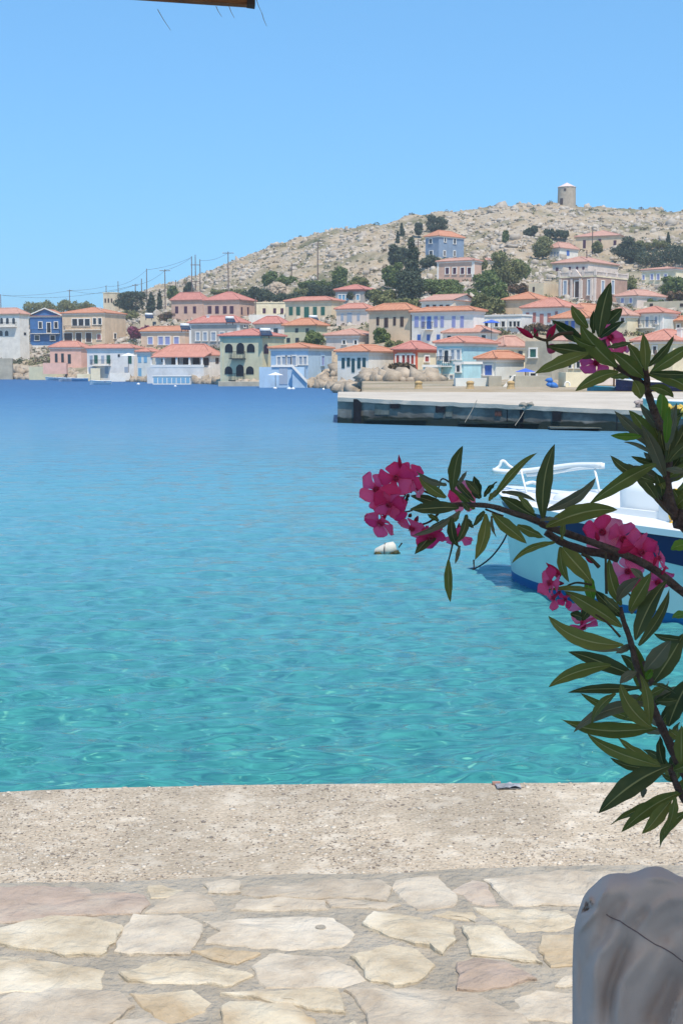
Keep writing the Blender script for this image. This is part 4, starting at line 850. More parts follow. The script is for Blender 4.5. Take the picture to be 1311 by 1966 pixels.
for (xa, ya, xb, yb, lb) in ((915,768,892,811,'pale rope hanging over the middle of the pier side'),(1010,781,988,817,'pale rope slanting down beside the dark joint of the pier'),):
    a = front_at(xa); pa = P(xa, ya, a[1]-.12); pb = P(xb, yb, front_at(xb)[1]-.9); ob('mooring_rope', MB().tube([pa, pa.lerp(pb,.5)-Vector((0,0,.05)), pb], .014, 6).mesh('mooring_rope','rope'), None, label=lb, cat='rope')
V, Fc = scatter_rocks(np.array([[P(1012+rng.uniform(-12,12), 781, 54.4).x, 54.6+rng.uniform(-.2,.4), .98] for _ in range(9)]), rng.uniform(.05,.12,9)); ob('rope_heap', npmesh('rope_heap', V, Fc, 'rope'), None, None, None, 'heap of pale rope at the pier edge above the dark joint', 'rope heap')
hp = P(1236, 786, 54); V, Fc = scatter_rocks(np.array([[rng.uniform(-.35,.35), rng.uniform(-.2,.2), rng.uniform(0,.2)] for _ in range(26)]), rng.uniform(.07,.15,26)); ob('net_heap', npmesh('net_heap', V, Fc, 'rubble'), None, (hp.x, hp.y, .9), 0, 'brownish heap of netting on the pier behind the oleander stem', 'net heap')
bt = P(1056, 753, 84); V, Fc = scatter_rocks(np.array([[0,0,.2],[.25,0,.15],[-.1,.1,.45]]), np.array([.36,.3,.25])); mat('tarp_blue', (0.05,0.18,0.5), 0.6); ob('tarpaulin', npmesh('tarpaulin', V, Fc, 'tarp_blue'), None, (bt.x, bt.y, 1.2), 0, 'crumpled blue tarpaulin against the weathered terrace wall', 'tarpaulin')
wb = P(1088, 753, 84); ob('mooring_ring', MB().tube([(0.16*math.cos(t_), 0, .18+.18*math.sin(t_)) for t_ in [R(20*i) for i in range(-1, 11)]], .05, 6).mesh('mooring_ring','trim_white'), None, (wb.x, wb.y, 1.2), 0, 'small white hoop standing on the quay beside the blue tarpaulin', 'hoop')

# ---------------------------------------------------------------- boats
mat('hull_teal', (0.02,0.22,0.33), 0.4, (0.02,0.15,0.25), 3); mat('hull_red', (0.22,0.04,0.05), 0.4); mat('hull_pale', (0.55,0.66,0.70), 0.4); mat('hull_white', (0.80,0.80,0.78), 0.35); mat('hull_navy', (0.012,0.022,0.085), 0.4); mat('hull_boot', (0.01,0.13,0.34), 0.4)
mat('hull_waterlit', (0.62,0.76,0.70), 0.35, (0.56,0.70,0.65), 1.5)  # white hull: the aqua of light off the water is put into its colour
def hull_sections(L, B, H, fore=0.35, n=18):
    out = []
    for i in range(n+1):
        t = i/n; b_ = B*min(1, (t/fore))**0.55 if t < fore else B*(1-.18*((t-fore)/(1-fore))**2); h = H*(1+.28*(1-t)**3+.06*t**3)
        out.append((L*t, b_/2, h, t))
    return out
def small_boat(label, px, py, d_, L, rz, hullm, trim='hull_white', group='small boats moored near the shore', cabin=None, z=0.0, H=.5):
    p = P(px, py, d_); t = thing('rowing_boat' if not cabin else 'fishing_boat', label, 'boat', (p.x, p.y, z), rz, group)
    sec = hull_sections(L, L*.36, H); v = []; f = []
    for (x, b_, h, s) in sec: v += [(x-L/2, -b_, h), (x-L/2, -b_*.8, h*.4), (x-L/2, -b_*.35, -.15), (x-L/2, b_*.35, -.15), (x-L/2, b_*.8, h*.4), (x-L/2, b_, h)]
    n_ = len(sec)
    for i in range(n_-1):
        for k in range(5): f.append((i*6+k, i*6+k+1, i*6+7+k, i*6+6+k))
    f.append(tuple((n_-1)*6+k for k in range(6)))
    ob('hull', newmesh('hull', v, f, hullm), t)
    g = MB(); 
    for s in (0, 5): g.tube([Vector(v[i*6+s])+Vector((0,0,.02)) for i in range(n_)], .045, 6)
    ob('gunwale', g.mesh('gunwale', trim), t)
    iv = []; 
    for (x, b_, h, s) in sec: iv += [(x-L/2, -b_*.93, h*.62), (x-L/2, b_*.93, h*.62)]
    ob('floor', newmesh('floor', iv, [(i*2, i*2+2, i*2+3, i*2+1) for i in range(n_-1)], trim), t)
    for q in (.45, .72): ob('bench', MB().box(-L/2+L*q-.12, -L*.165, H*.78, -L/2+L*q+.12, L*.165, H*.84).mesh('bench','wood_brown'), t)
    if cabin:
        x = L*.1; ob('cabin', MB().box(x, -L*.11, H*.7, x+L*.28, L*.11, H+1.25).mesh('cabin', cabin), t)
        ob('cabin_roof', MB().box(x-.2, -L*.13, H+1.25, x+L*.3, L*.13, H+1.33).mesh('cabin_roof','hull_white'), t)
        for k in range(3): ob('cabin_window', boxm('cabin_window', (x+.15+k*L*.09, -L*.11-.02, H+.6, x+.15+k*L*.09+L*.06, -L*.11-.001, H+1.1), 'glass_dark'), t)
        ob('mast', MB().tube([(-L*.1,0,0),(-L*.1,0,H+2.6)], .05, 6).mesh('mast','wood_brown'), t)
    return t
small_boat('small dark red boat by the rocks at the far left', 29, 725, 285, 3.6, 0.1, 'hull_red')
small_boat('white rowing boat below the small pink house', 108, 731, 262, 3.9, 0.1, 'hull_pale')
small_boat('small grey dinghy left of the pale blue moored boat', 126, 736, 238, 2.2, 0.2, 'paint_grey', 'hull_pale')
small_boat('long pale blue moored boat in the middle of the left bay', 150, 735, 242, 3.6, 0.05, 'paint_skyblue')
small_boat('pale boat moored behind the nearest bay boat', 178, 733, 250, 2.9, 0.1, 'hull_pale')
small_boat('nearest pale grey boat moored off the white waterfront house', 194, 742, 195, 3.0, 0.05, 'hull_pale')
small_boat('teal fishing boat with a white roof lying behind the pier', 1190, 757, 73, 3.6, 0.06, 'hull_teal', 'hull_teal', 'boats behind the pier', 'hull_teal', .95, .4)
small_boat('dark blue hull partly hidden by the upper oleander stem', 1262, 766, 72, 4.4, -.1, 'hull_navy', 'hull_white', 'boats behind the pier', None, .95, .7)
small_boat('green-hulled boat with white gunwale behind the bright green leaf', 1290, 786, 49.5, 2.2, .1, 'green_trim', 'hull_white', 'boats behind the pier', None, .75, .45)
mat('net_yellow', (0.72,0.52,0.10), 0.8, (0.55,0.36,0.08), 6, 1); yp = P(1296, 800, 47); V, Fc = scatter_rocks(np.array([[rng.uniform(-.3,.35), rng.uniform(-.2,.2), rng.uniform(0,.35)] for _ in range(30)]), rng.uniform(.08,.16,30)); ob('fishing_net', npmesh('fishing_net', V, Fc, 'net_yellow'), None, (yp.x, yp.y, yp.z), 0, 'yellow fishing net heaped at the right edge beyond the leaves', 'fishing net')
mat('float_white', (0.8,0.8,0.78), 0.5)
for (x, y, d_, lb) in ((266,738,215,'small white float off the white waterfront house'),(337,742,198,'small white float off the tavern terrace'),(528,746,168,'leftmost small white float off the sky blue house'),(555,747,166,'middle of the small white floats off the sky blue house'),(563,747,165,'right float of the close pair off the sky blue house'),(621,748,163,'small white float near the shore rocks left of the pier')):
    p = P(x, y, 2.45*F/(y-705)); V, Fc = scatter_rocks(np.array([[0,0,.06]]), np.array([.22]), .7, .02); ob('float', npmesh('float', V, Fc, 'float_white', True), None, (p.x, p.y, 0), 0, lb, 'float', 'small white mooring floats')

# the moored fishing boat at the right
st_ = G(989, 1104, 0.0); en_ = G(1325, 1204, 0.0)
ax = Vector((en_.x-st_.x, en_.y-st_.y, 0)).normalized(); L = 6.2
boat = thing('fishing_boat', 'moored white and navy fishing boat with hull tinted aqua for water light behind the oleander', 'boat', (st_.x, st_.y, 0), math.atan2(ax.y, ax.x)+R(15))
# local x runs stem to stern; the side seen is local -y... keep the near side on the stem-stern line
NSEC = 40; rowsv = []
def hb(t): return 0.98*(1-(1-min(1, t/.42))**2.2)**.62*(1-.12*max(0,(t-.5)/.5)**2)
lev = []
for i in range(NSEC+1):
    t = (i/NSEC)**1.4; x = L*t; b_ = hb(t); h = .93-.10*t+.10*t*t+.08*(1-t)**4; fl = 0.72+.2*min(1,t/.4)
    lev.append((x, b_, h, fl, t))
def side(sgn, z0f, z1f, name, m, proud=0.0, nz=4):
    v = []; f = []
    for (x, b_, h, fl, t) in lev:
        for k in range(nz+1):
            z = z0f(t, h)+(z1f(t, h)-z0f(t, h))*k/nz; q = max(0, z/h)
            half = b_*(fl+(1-fl)*q**.8) if z > 0 else b_*fl*(1+z*.8)
            rake = -.16*(q**1.5)*(1-t)**6
            v.append((x+rake, sgn*(half+proud), z))
    for i in range(NSEC):
        for k in range(nz):
            a = i*(nz+1)+k; q4 = (a, a+nz+1, a+nz+2, a+1); f.append(q4 if sgn < 0 else q4[::-1])
    ob(name, newmesh(name, v, f, m, True), hullp)
hullp = ob('hull', None, boat, (0, 0, 0), 0)
nb_ = lambda t, h: h-.055-min(.30, .05+.42*t)
for s in (-1, 1):
    side(s, lambda t,h: .10, nb_, 'topside', 'hull_waterlit')
    side(s, lambda t,h: -.5, lambda t,h: .10+.0*t, 'boot_stripe', 'hull_boot')
    side(s, nb_, lambda t,h: h-.055, 'navy_band', 'hull_navy', .004)
    side(s, lambda t,h: h-.055, lambda t,h: h+.01, 'rub_rail', 'hull_white', .035, 2)
dv = []; 
for (x, b_, h, fl, t) in lev: dv += [(x-.16*(1-t)**6, -(b_+.035), h+.01), (x-.16*(1-t)**6, -b_*.5, h+.045), (x-.16*(1-t)**6, b_*.5, h+.045), (x-.16*(1-t)**6, (b_+.035), h+.01)]
ob('deck', newmesh('deck', dv, [(i*4+k, i*4+4+k, i*4+5+k, i*4+1+k) for i in range(NSEC) for k in range(3)], 'hull_white', True), hullp)
x, b_, h, fl, t = lev[-1]; ob('transom', newmesh('transom', [(x,-b_,h),(x,-b_*fl,-.4),(x,b_*fl,-.4),(x,b_,h)], [(0,1,2,3)], 'hull_waterlit'), hullp)
# raised foredeck hatch and side coaming, white
def rounded(name, x0, y0, z0, x1, y1, z1, m, par, r=.08, lean=.0):
    v = []; f = []; n = 24
    prof = [(0,0),(0,.75),(.25,.93),(.7,1.0)]
    for (ins, q) in prof:
        for i in range(n):
            a = 2*math.pi*(i+.5)/n; cx, cy = math.cos(a), math.sin(a); e = .45
            px_ = math.copysign(abs(cx)**e, cx); py_ = math.copysign(abs(cy)**e, cy)
            v.append(((x0+x1)/2+px_*((x1-x0)/2-ins*r*2), (y0+y1)/2+py_*((y1-y0)/2-ins*r*2), z0+(z1-z0)*q))
    for j in range(3): f += [(j*n+i, j*n+(i+1)%n, (j+1)*n+(i+1)%n, (j+1)*n+i) for i in range(n)]
    f.append(tuple(3*n+i for i in range(n)))
    return ob(name, newmesh(name, v, f, m, True), par)
rounded('foredeck_hatch', .9, -.42, .86, 1.75, .5, 1.08, 'hull_white', hullp)
rounded('engine_cover', 1.95, -.55, .84, 3.4, .55, 1.30, 'hull_white', hullp, .12)
ob('coaming', MB().box(.55,-.62,.93,3.9,-.57,1.02).box(.55,.57,.93,3.9,.62,1.02).mesh('coaming','hull_white'), hullp)
mat('steel_worn', (0.22,0.20,0.19), 0.55, (0.12,0.08,0.06), 9)
def wp_(px, py, d_): return P(px, py, d_)
tb = MB(); dd = 14.0
tb.tube(smooth_path([wp_(1208,940,dd),wp_(1207,965,dd),wp_(1210,977,dd),wp_(1218,981,dd),wp_(1226,981,dd),wp_(1240,978,dd)]), .018, 8)
tb.tube(smooth_path([wp_(1208,940,dd),wp_(1215,934,dd),wp_(1226,936,dd),wp_(1230,945,dd),wp_(1229,975,dd),wp_(1233,992,dd),wp_(1238,1000,dd),wp_(1248,999,dd),wp_(1261,994,dd)]), .024, 8)
ob('bent_handrail', tb.mesh('bent_handrail','steel_worn', True), None, label='bent worn steel rail standing on the white deck of the fishing boat', cat='rail')
mat('cloth_red', (0.45,0.05,0.05), 0.9); rp = wp_(1244, 957, 13.9); V, Fc = scatter_rocks(np.array([[0,0,0],[.05,0,.01],[-.05,.02,-.01],[.11,.0,.0]]), np.array([.05,.04,.045,.035])); ob('red_cloth', npmesh('red_cloth', V, Fc, 'cloth_red'), None, rp, 0, 'small red cloth behind the bent steel rail on the boat', 'cloth')
mat('float_yellow', (0.80,0.50,0.04), 0.6, (0.7,0.4,0.05), 5); rp = wp_(1306, 948, 13.3); V, Fc = scatter_rocks(np.array([[0,0,0],[.04,0,-.05],[-.05,0,.03]]), np.array([.07,.06,.05])); ob('yellow_float', npmesh('yellow_float', V, Fc, 'float_yellow'), None, rp, 0, 'yellow-orange float on the fishing boat at the right edge', 'float')
cp_ = wp_(1292, 1004, 13.4); ob('crate', MB().box(-.11,-.1,0,.11,.1,.24).mesh('crate','hull_white'), None, cp_, .3, 'pale box with a yellow stain on the boat deck at the right edge', 'box'); rp = wp_(1287, 992, 13.25); V, Fc = scatter_rocks(np.array([[0,0,0],[.02,0,-.06]]), np.array([.045,.04])); ob('sponge', npmesh('sponge', V, Fc, 'float_yellow'), None, rp, 0, 'yellow sponge against the pale box on the fishing boat', 'sponge')
# white bow rail
d1 = 15.4; rb = MB()
rb.tube(smooth_path([P(946,903,15.9),P(975,906,15.8),P(1010,904,15.7),P(1060,898,15.5),P(1105,893,15.3),P(1155,893,15.0)]), [.030]*25+[.032], 8)
rb.tube(smooth_path([P(1010,912,15.7),P(1050,909,15.6),P(1085,903,15.4),P(1120,898,15.2),P(1155,897,15.0)]), .020, 8)
rb.tube(smooth_path([P(948,903,15.9),P(958,895,15.9),P(962,886,15.9),P(968,886,15.9),P(976,894,15.9),P(990,903,15.8)]), .018, 8)
rb.tube([P(1155,889,15.0),P(1155,900,15.0)], .03, 8)
rail = ob('bow_rail', rb.mesh('bow_rail','hull_white', True), hullp); rail.parent = None
bpy.context.view_layer.update()
def adopt(o, par):
    o.parent = par; o.matrix_parent_inverse = par.matrix_world.inverted()
adopt(rail, hullp)
sb = MB()
sb.tube([P(1000,905,15.7), P(1010,946,15.5)], .012, 6); sb.tube([P(1140,896,15.1), P(1150,944,14.9)], .014, 6); sb.tube(smooth_path([P(1008,929,15.6),P(1022,926,15.6),P(1034,932,15.5),P(1040,948,15.5)]), .02, 6)
s_o = ob('stanchion', sb.mesh('stanchion','hull_white', True), None); adopt(s_o, hullp)
ob('mooring_rope', MB().tube(smooth_path([G(893,1091,0.0), G(912,1091,.02), P(940,1072,16.2), P(962,1045,16.0), P(976,1018,15.9), P(992,985,15.7)]), .010, 6).mesh('mooring_rope','rope_dark', True), None, label='dark mooring rope dropping from the fishing boat bow into the water', cat='rope')
ob('mooring_rope', MB().tube([P(1030,1002,15.4), P(1048,1082,15.5)], .008, 6).mesh('mooring_rope','rope'), None, label='thin pale line hanging down the aqua-tinted side of the fishing boat', cat='rope')
# the white buoy made of a jerrycan
bp_ = G(741, 1062, 0.0); mat('buoy_white', (0.62,0.58,0.50), 0.6, (0.62,0.58,0.48), 5, .3); mat('weed', (0.10,0.085,0.03), 0.9, (0.04,0.045,0.02), 12, 1)
bu = thing('mooring_buoy', 'weathered white can used as a mooring buoy with brown weed at its waterline', 'buoy', bp_, 0)
bu.scale = (.84,.84,.84)
v = []; f = []; n = 14; prof = [(-.19,.02,.01),(-.17,.035,.04),(-.08,.075,.05),(.02,.10,.07),(.11,.10,.085),(.15,.06,.08),(.165,.02,.06)]
for (x, r_, z) in prof: v += [(x, r_*.9*math.cos(2*math.pi*i/n), z+r_*math.sin(2*math.pi*i/n)) for i in range(n)]
for j in range(len(prof)-1): f += [(j*n+i, (j+1)*n+i, (j+1)*n+(i+1)%n, j*n+(i+1)%n) for i in range(n)]
f += [tuple(range(n)), tuple(range((len(prof)-1)*n, len(prof)*n))[::-1]]
ob('can', newmesh('can', v, f, 'buoy_white', True), bu)
V, Fc = scatter_rocks(np.array([[-.15,-.05,.0],[-.11,-.06,.0],[.13,-.07,.01],[.17,-.03,.02],[.10,-.08,-.01],[.2,0,0]]), np.array([.035,.04,.05,.045,.04,.03])); ob('weed', npmesh('weed', V, Fc, 'weed'), bu)
ob('tie', MB().tube([(-.03,-.1,-.02),(-.03,-.09,.09),(-.02,0,.16)], .008, 5).mesh('tie','rope_dark'), bu)

# ---------------------------------------------------------------- near quay
edge = [(-900,1580),(-300,1537),(0,1519),(120,1513),(300,1508),(500,1504),(700,1502),(900,1501),(1200,1500),(1500,1500),(2300,1503)]
E = [G(x, y, QZ) for x, y in edge]; E = smooth_path(E, 10)
m = mat('aggregate', (0.55,0.46,0.35), 0.95, (0.40,0.33,0.245), 90, 0, spec=0.1, detail=3, col3=(0.62,0.54,0.43), scale3=14)
n = m.node_tree.nodes; l = m.node_tree.links; tc = n.new('ShaderNodeTexCoord'); vo = n.new('ShaderNodeTexVoronoi'); vo.inputs['Scale'].default_value = 95; l.new(tc.outputs['Object'], vo.inputs['Vector'])
vn = n.new('ShaderNodeTexNoise'); vn.inputs['Scale'].default_value = 30; vn.inputs['Detail'].default_value = 6; l.new(tc.outputs['Object'], vn.inputs['Vector']); sb_ = n.new('ShaderNodeMath'); sb_.operation = 'SUBTRACT'; l.new(vn.outputs['Fac'], sb_.inputs[0]); l.new(vo.outputs['Distance'], sb_.inputs[1])
bp = n.new('ShaderNodeBump'); bp.inputs['Strength'].default_value = 1; bp.inputs['Distance'].default_value = .004; l.new(sb_.outputs[0], bp.inputs['Height']); l.new(bp.outputs[0], n['Principled BSDF'].inputs['Normal'])
v = []; f = []
for i, p in enumerate(E):
    j = mnoise.noise((p.x*9, p.y*9, 0))*.006; v += [(p.x, p.y-.0, -1.2), (p.x, p.y+.004+j, QZ-.03), (p.x, p.y-.008+j, QZ-.002), (p.x*.9, 2.0, QZ-.002), (p.x*.9, -6, QZ-.002)]
for i in range(len(E)-1):
    for k in range(4): f.append((i*5+k, i*5+k+1, i*5+6+k, i*5+5+k))
ob('quay', newmesh('quay', v, [q[::-1] for q in f], 'aggregate'), kind='structure')
q_ = n['Principled BSDF'].inputs['Base Color'].links[0].from_socket; dn = n.new('ShaderNodeTexNoise'); dn.inputs['Scale'].default_value = 2.3; dn.inputs['Detail'].default_value = 7; l.new(tc.outputs['Object'], dn.inputs['Vector'])
dr_ = n.new('ShaderNodeMapRange'); l.new(dn.outputs['Fac'], dr_.inputs[0]); dr_.inputs[1].default_value = .38; dr_.inputs[2].default_value = .62; dr_.inputs[3].default_value = .84; dr_.inputs[4].default_value = 1.1
cb_ = n.new('ShaderNodeCombineXYZ'); [l.new(dr_.outputs[0], cb_.inputs[k]) for k in range(3)]; mq = n.new('ShaderNodeMix'); mq.data_type = 'RGBA'; mq.blend_type = 'MULTIPLY'; mq.inputs[0].default_value = 1; l.new(q_, mq.inputs[6]); l.new(cb_.outputs[0], mq.inputs[7]); l.new(mq.outputs[2], n['Principled BSDF'].inputs['Base Color'])
# exposed pebbles in the concrete strip
N = 15000; px = rng.uniform(-150, 1450, N); py = 1502 + (1700-1502)*rng.uniform(0,1,N)**1.0
pts = []
ex = [p.x for p in E]; ey = [p.y for p in E]
for a, b_ in zip(px, py):
    g = G(a, b_, QZ)
    if g.y < np.interp(g.x, ex, ey)-.01: pts.append((g.x, g.y, QZ-.0015))
pts = np.array(pts); pn_ = np.array([mnoise.noise((p[0]*3, p[1]*3, 7.7)) for p in pts]); pts = pts[(pn_ + rng.normal(0,.3,len(pts))) > -.25]
size = np.clip(rng.lognormal(-5.65,.40,len(pts)), .0015, .010)
for nm, mt, c1, sl in (('quay_pebbles','pebble_tan',(0.55,0.46,0.36),slice(0,None,3)),('quay_pebbles','pebble_grey',(0.26,0.22,0.185),slice(1,None,3)),('quay_pebbles','pebble_white',(0.68,0.60,0.49),slice(2,None,3))):
    mat(mt, c1, .85, dk(c1,.7), 30); V, Fc = scatter_rocks(pts[sl], size[sl]*(.75 if mt == 'pebble_grey' else 1), .30, .2); ob(nm, npmesh(nm, V, Fc, mt), kind='stuff')
m = mat('mortar', (0.43,0.38,0.305), 0.95, (0.33,0.29,0.23), 7, 1, 45, detail=8)
v = []; nx, ny = 160, 60
pv = ob('pavement', None)
pv['kind'] = 'structure'
def pave_edge(x): 
    return G(0, 0, 0) if False else 0
tl = [(-900,1760),(-200,1712),(0,1697),(200,1697),(350,1690),(560,1680),(740,1680),(860,1672),(1100,1664),(1311,1664),(1800,1668),(2300,1690)]
TE = [G(x, y, QZ) for x, y in tl]
xs = np.linspace(-3.2, 3.6, 260); yt = np.interp(xs, [p.x for p in TE], [p.y for p in TE]); v = []; f = []
for i, x in enumerate(xs):
    for k in range(40):
        y = -2.5+(yt[i]+2.5)*(k/39)**.6; v.append((x, y, QZ+.004+mnoise.noise((x*14,y*14,2))*.003))
for i in range(len(xs)-1):
    for k in range(39): a = i*40+k; f.append((a, a+40, a+41, a+1))
ob('mortar_bed', newmesh('mortar_bed', v, f, 'mortar', True), pv)
STM = {}
for nm, c1, c2, c3 in (('cream',(0.62,0.54,0.405),(0.45,0.37,0.26),(0.70,0.63,0.50)),('pale',(0.60,0.525,0.415),(0.44,0.37,0.285),(0.68,0.61,0.50)),('rose',(0.47,0.37,0.30),(0.36,0.28,0.22),(0.54,0.46,0.37)),('tan',(0.54,0.44,0.31),(0.43,0.33,0.21),(0.62,0.55,0.42)),('grey',(0.53,0.455,0.355),(0.39,0.325,0.25),(0.60,0.53,0.425))):
    mm = mat('stone_'+nm, c1, 0.9, c2, 9, 0, spec=.15, detail=10, col3=c3, scale3=5)
    n = mm.node_tree.nodes; l = mm.node_tree.links; tc = n.new('ShaderNodeTexCoord'); nb = n.new('ShaderNodeTexNoise'); nb.inputs['Scale'].default_value = 38; nb.inputs['Detail'].default_value = 9; nb.inputs['Roughness'].default_value = .62; l.new(tc.outputs['Object'], nb.inputs['Vector'])
    nc_ = n.new('ShaderNodeTexNoise'); nc_.inputs['Scale'].default_value = 6; nc_.inputs['Detail'].default_value = 5; nc_.inputs['Distortion'].default_value = 1; l.new(tc.outputs['Object'], nc_.inputs['Vector'])
    b1_ = n.new('ShaderNodeBump'); b1_.inputs['Distance'].default_value = .009; b1_.inputs['Strength'].default_value = .9; l.new(nb.outputs['Fac'], b1_.inputs['Height']); b2_ = n.new('ShaderNodeBump'); b2_.inputs['Distance'].default_value = .035; b2_.inputs['Strength'].default_value = .8; l.new(nc_.outputs['Fac'], b2_.inputs['Height']); l.new(b1_.outputs[0], b2_.inputs['Normal']); l.new(b2_.outputs[0], n['Principled BSDF'].inputs['Normal'])
def stone(poly, m, lift=.0, seed=0):
    """poly: ground points, counter-clockwise or not; one flagstone with a ragged bevelled rim"""
    cc = sum((Vector(p) for p in poly), Vector((0,0)))/len(poly); poly = [tuple(Vector(p)+(Vector(p)-cc).normalized()*.006) for p in poly]
    A = sum(poly[i][0]*poly[(i+1)%len(poly)][1]-poly[(i+1)%len(poly)][0]*poly[i][1] for i in range(len(poly)))
    if A < 0: poly = poly[::-1]
    pts = []
    for i in range(len(poly)):
        a, b_ = Vector(poly[i]), Vector(poly[(i+1)%len(poly)]); e = b_-a; L_ = e.length; k = max(1, int(L_/.018)); nrm = Vector((-e.y, e.x)).normalized()
        for j in range(k): q = a+e*(j/k); pts.append(q + nrm*(mnoise.noise((q.x*26, q.y*26, seed))*.011+mnoise.noise((q.x*70, q.y*70, seed))*.003))
    c = sum(pts, Vector((0,0)))/len(pts); n = len(pts); v = []; f = []
    tilt = (rng.normal(0,.006), rng.normal(0,.006))
    for ins, z in ((0,-.01),(0.0,.0065),(.0035,.0098),(.02,.0108),(.5,.0116),(.8,.0118)):
        for p in pts:
            d_ = (c-p); q = p + (d_.normalized()*ins if ins < .1 else d_*ins); zz = QZ+z+lift+(tilt[0]*(q.x-c.x)+tilt[1]*(q.y-c.y)) + (mnoise.fractal((q.x*11,q.y*11,seed),1,2,3)*.0045 if z > .006 else 0)
            v.append((q.x, q.y, zz))
    for r_ in range(5): f += [(r_*n+i, r_*n+(i+1)%n, (r_+1)*n+(i+1)%n, (r_+1)*n+i) for i in range(n)]
    v.append((c.x, c.y, QZ+.0118+lift)); f += [(5*n+i, 5*n+(i+1)%n, 6*n) for i in range(n)]
    return ob('paving_stone', newmesh('paving_stone', v, f, 'stone_'+m, False), pv)
SE = [('rose',[(-60,440),(200,437),(330,440),(345,465),(440,460),(545,468),(570,500),(520,538),(240,545),(190,560),(-60,578)]),
('cream',[(562,440),(620,434),(690,452),(660,470),(580,478)]),('grey',[(690,458),(740,455),(805,482),(818,525),(560,535),(645,478)]),('pale',[(790,432),(850,420),(910,424),(912,458),(870,462),(800,458)]),
('grey',[(930,462),(960,440),(1080,432),(1311,412),(1440,408),(1490,440),(1466,488),(1250,476),(1000,474)]),('pale',[(884,526),(930,486),(1060,480),(1230,495),(1242,520),(1080,524)]),
('cream',[(-60,625),(0,600),(190,556),(330,558),(462,590),(430,650),(380,698),(220,690),(0,658)]),('pale',[(515,548),(680,550),(768,582),(765,620),(715,692),(440,688),(470,610)]),
('pale',[(770,570),(1000,555),(1170,550),(1265,560),(1352,612),(1300,668),(1100,672),(790,652),(850,605)]),('tan',[(725,682),(850,675),(985,692),(900,730),(820,712)]),
('pale',[(968,742),(1030,694),(1250,705),(1372,766),(1388,790),(1300,816),(1020,818)]),('cream',[(-60,705),(60,705),(395,755),(385,828),(0,836),(-60,832)]),('cream',[(465,768),(640,712),(800,738),(962,772),(880,812),(500,798)]),
('grey',[(-60,880),(60,848),(250,838),(450,842),(512,892),(400,968),(330,1010),(100,1020),(-60,960)]),('tan',[(500,845),(730,836),(802,876),(700,946),(640,952),(540,890)]),('cream',[(850,845),(1280,832),(1312,918),(1200,902)]),
('tan',[(850,900),(880,882),(1110,900),(1192,950),(1205,1030),(860,1030)]),('pale',[(400,1030),(440,952),(560,935),(682,972),(700,1030)]),
('grey',[(1245,486),(1330,484),(1400,500),(1520,506),(1460,520),(1270,512)])]
SF = [('grey',[(215,415),(380,397),(398,430),(442,465),(430,512),(300,522),(205,450)]),('rose',[(430,455),(510,414),(558,425),(605,505),(555,508)]),
('pale',[(560,412),(860,387),(1020,387),(1100,400),(1060,470),(940,502),(665,507)]),('cream',[(362,546),(420,530),(505,536),(520,568)]),('cream',[(510,518),(830,526),(922,582),(800,600),(680,606)]),('cream',[(95,582),(130,536),(300,560),(430,582),(436,640),(390,692),(340,662),(200,625)]),
('cream',[(475,590),(600,588),(772,726),(510,692)]),('tan',[(778,627),(900,618),(960,640),(960,735),(810,738),(768,680)]),('cream',[(58,708),(200,666),(275,680),(357,736),(300,800),(210,812),(130,792)]),('rose',[(450,732),(540,714),(645,740),(742,790),(560,826),(455,822),(470,770)]),
('grey',[(35,832),(280,822),(520,846),(700,930),(760,1010),(740,1040),(140,1040),(110,920)]),('pale',[(665,862),(760,840),(960,836),(960,955),(720,935),(675,905)]),('pale',[(862,782),(960,770),(960,812),(830,813)]),
('cream',[(-20,1000),(60,960),(110,1000),(120,1040),(-20,1040)])]
cnt = 0
for org, sc2, lst in (((0,1480),1.986,SE),((650,1480),1.983,SF)):
    for (mm, pl) in lst:
        cnt += 1; stone([tuple(G(org[0]+x/sc2, org[1]+y/sc2, QZ+.01).xy) for x, y in pl], mm, lift=rng.uniform(-.003,.004), seed=cnt)
# more flagstones of the same paving left, right and nearer than the photograph shows
y = 0.9
while y < 3.45:
    h = rng.uniform(.2,.3); x = -2.6+rng.uniform(0,.2)
    while x < 3.0:
        w = rng.uniform(.25,.5); cx, cy = x+w/2, y+h/2
        vis = (abs(cx) < .262*cy+.0+w/2) and cy > 2.42-h/2
        if not vis and cy+h/2 < np.interp(cx, [p.x for p in TE], [p.y for p in TE])-.02:
            g = .02; pl = [(x+g+rng.uniform(0,.05), y+g+rng.uniform(0,.04)),(x+w*.5, y+g-rng.uniform(-.01,.02)),(x+w-g-rng.uniform(0,.05), y+g+rng.uniform(0,.04)),(x+w-g, y+h*.55),(x+w-g-rng.uniform(0,.07), y+h-g),(x+w*.4, y+h-g+rng.uniform(-.02,.01)),(x+g+rng.uniform(0,.06), y+h-g-rng.uniform(0,.03)),(x+g, y+h*.45)]
            cnt += 1; stone(pl, ('cream','pale','grey','tan','rose','cream','pale')[cnt % 7], seed=cnt)
        x += w
    y += h
g = G(1222/1.986, 1480+583/1.986, QZ+.02); ob('mortar_spot', MB().tube([(g.x,g.y,QZ+.004),(g.x,g.y,QZ+.0125)], .013, 12).mesh('mortar_spot','mortar'), pv)
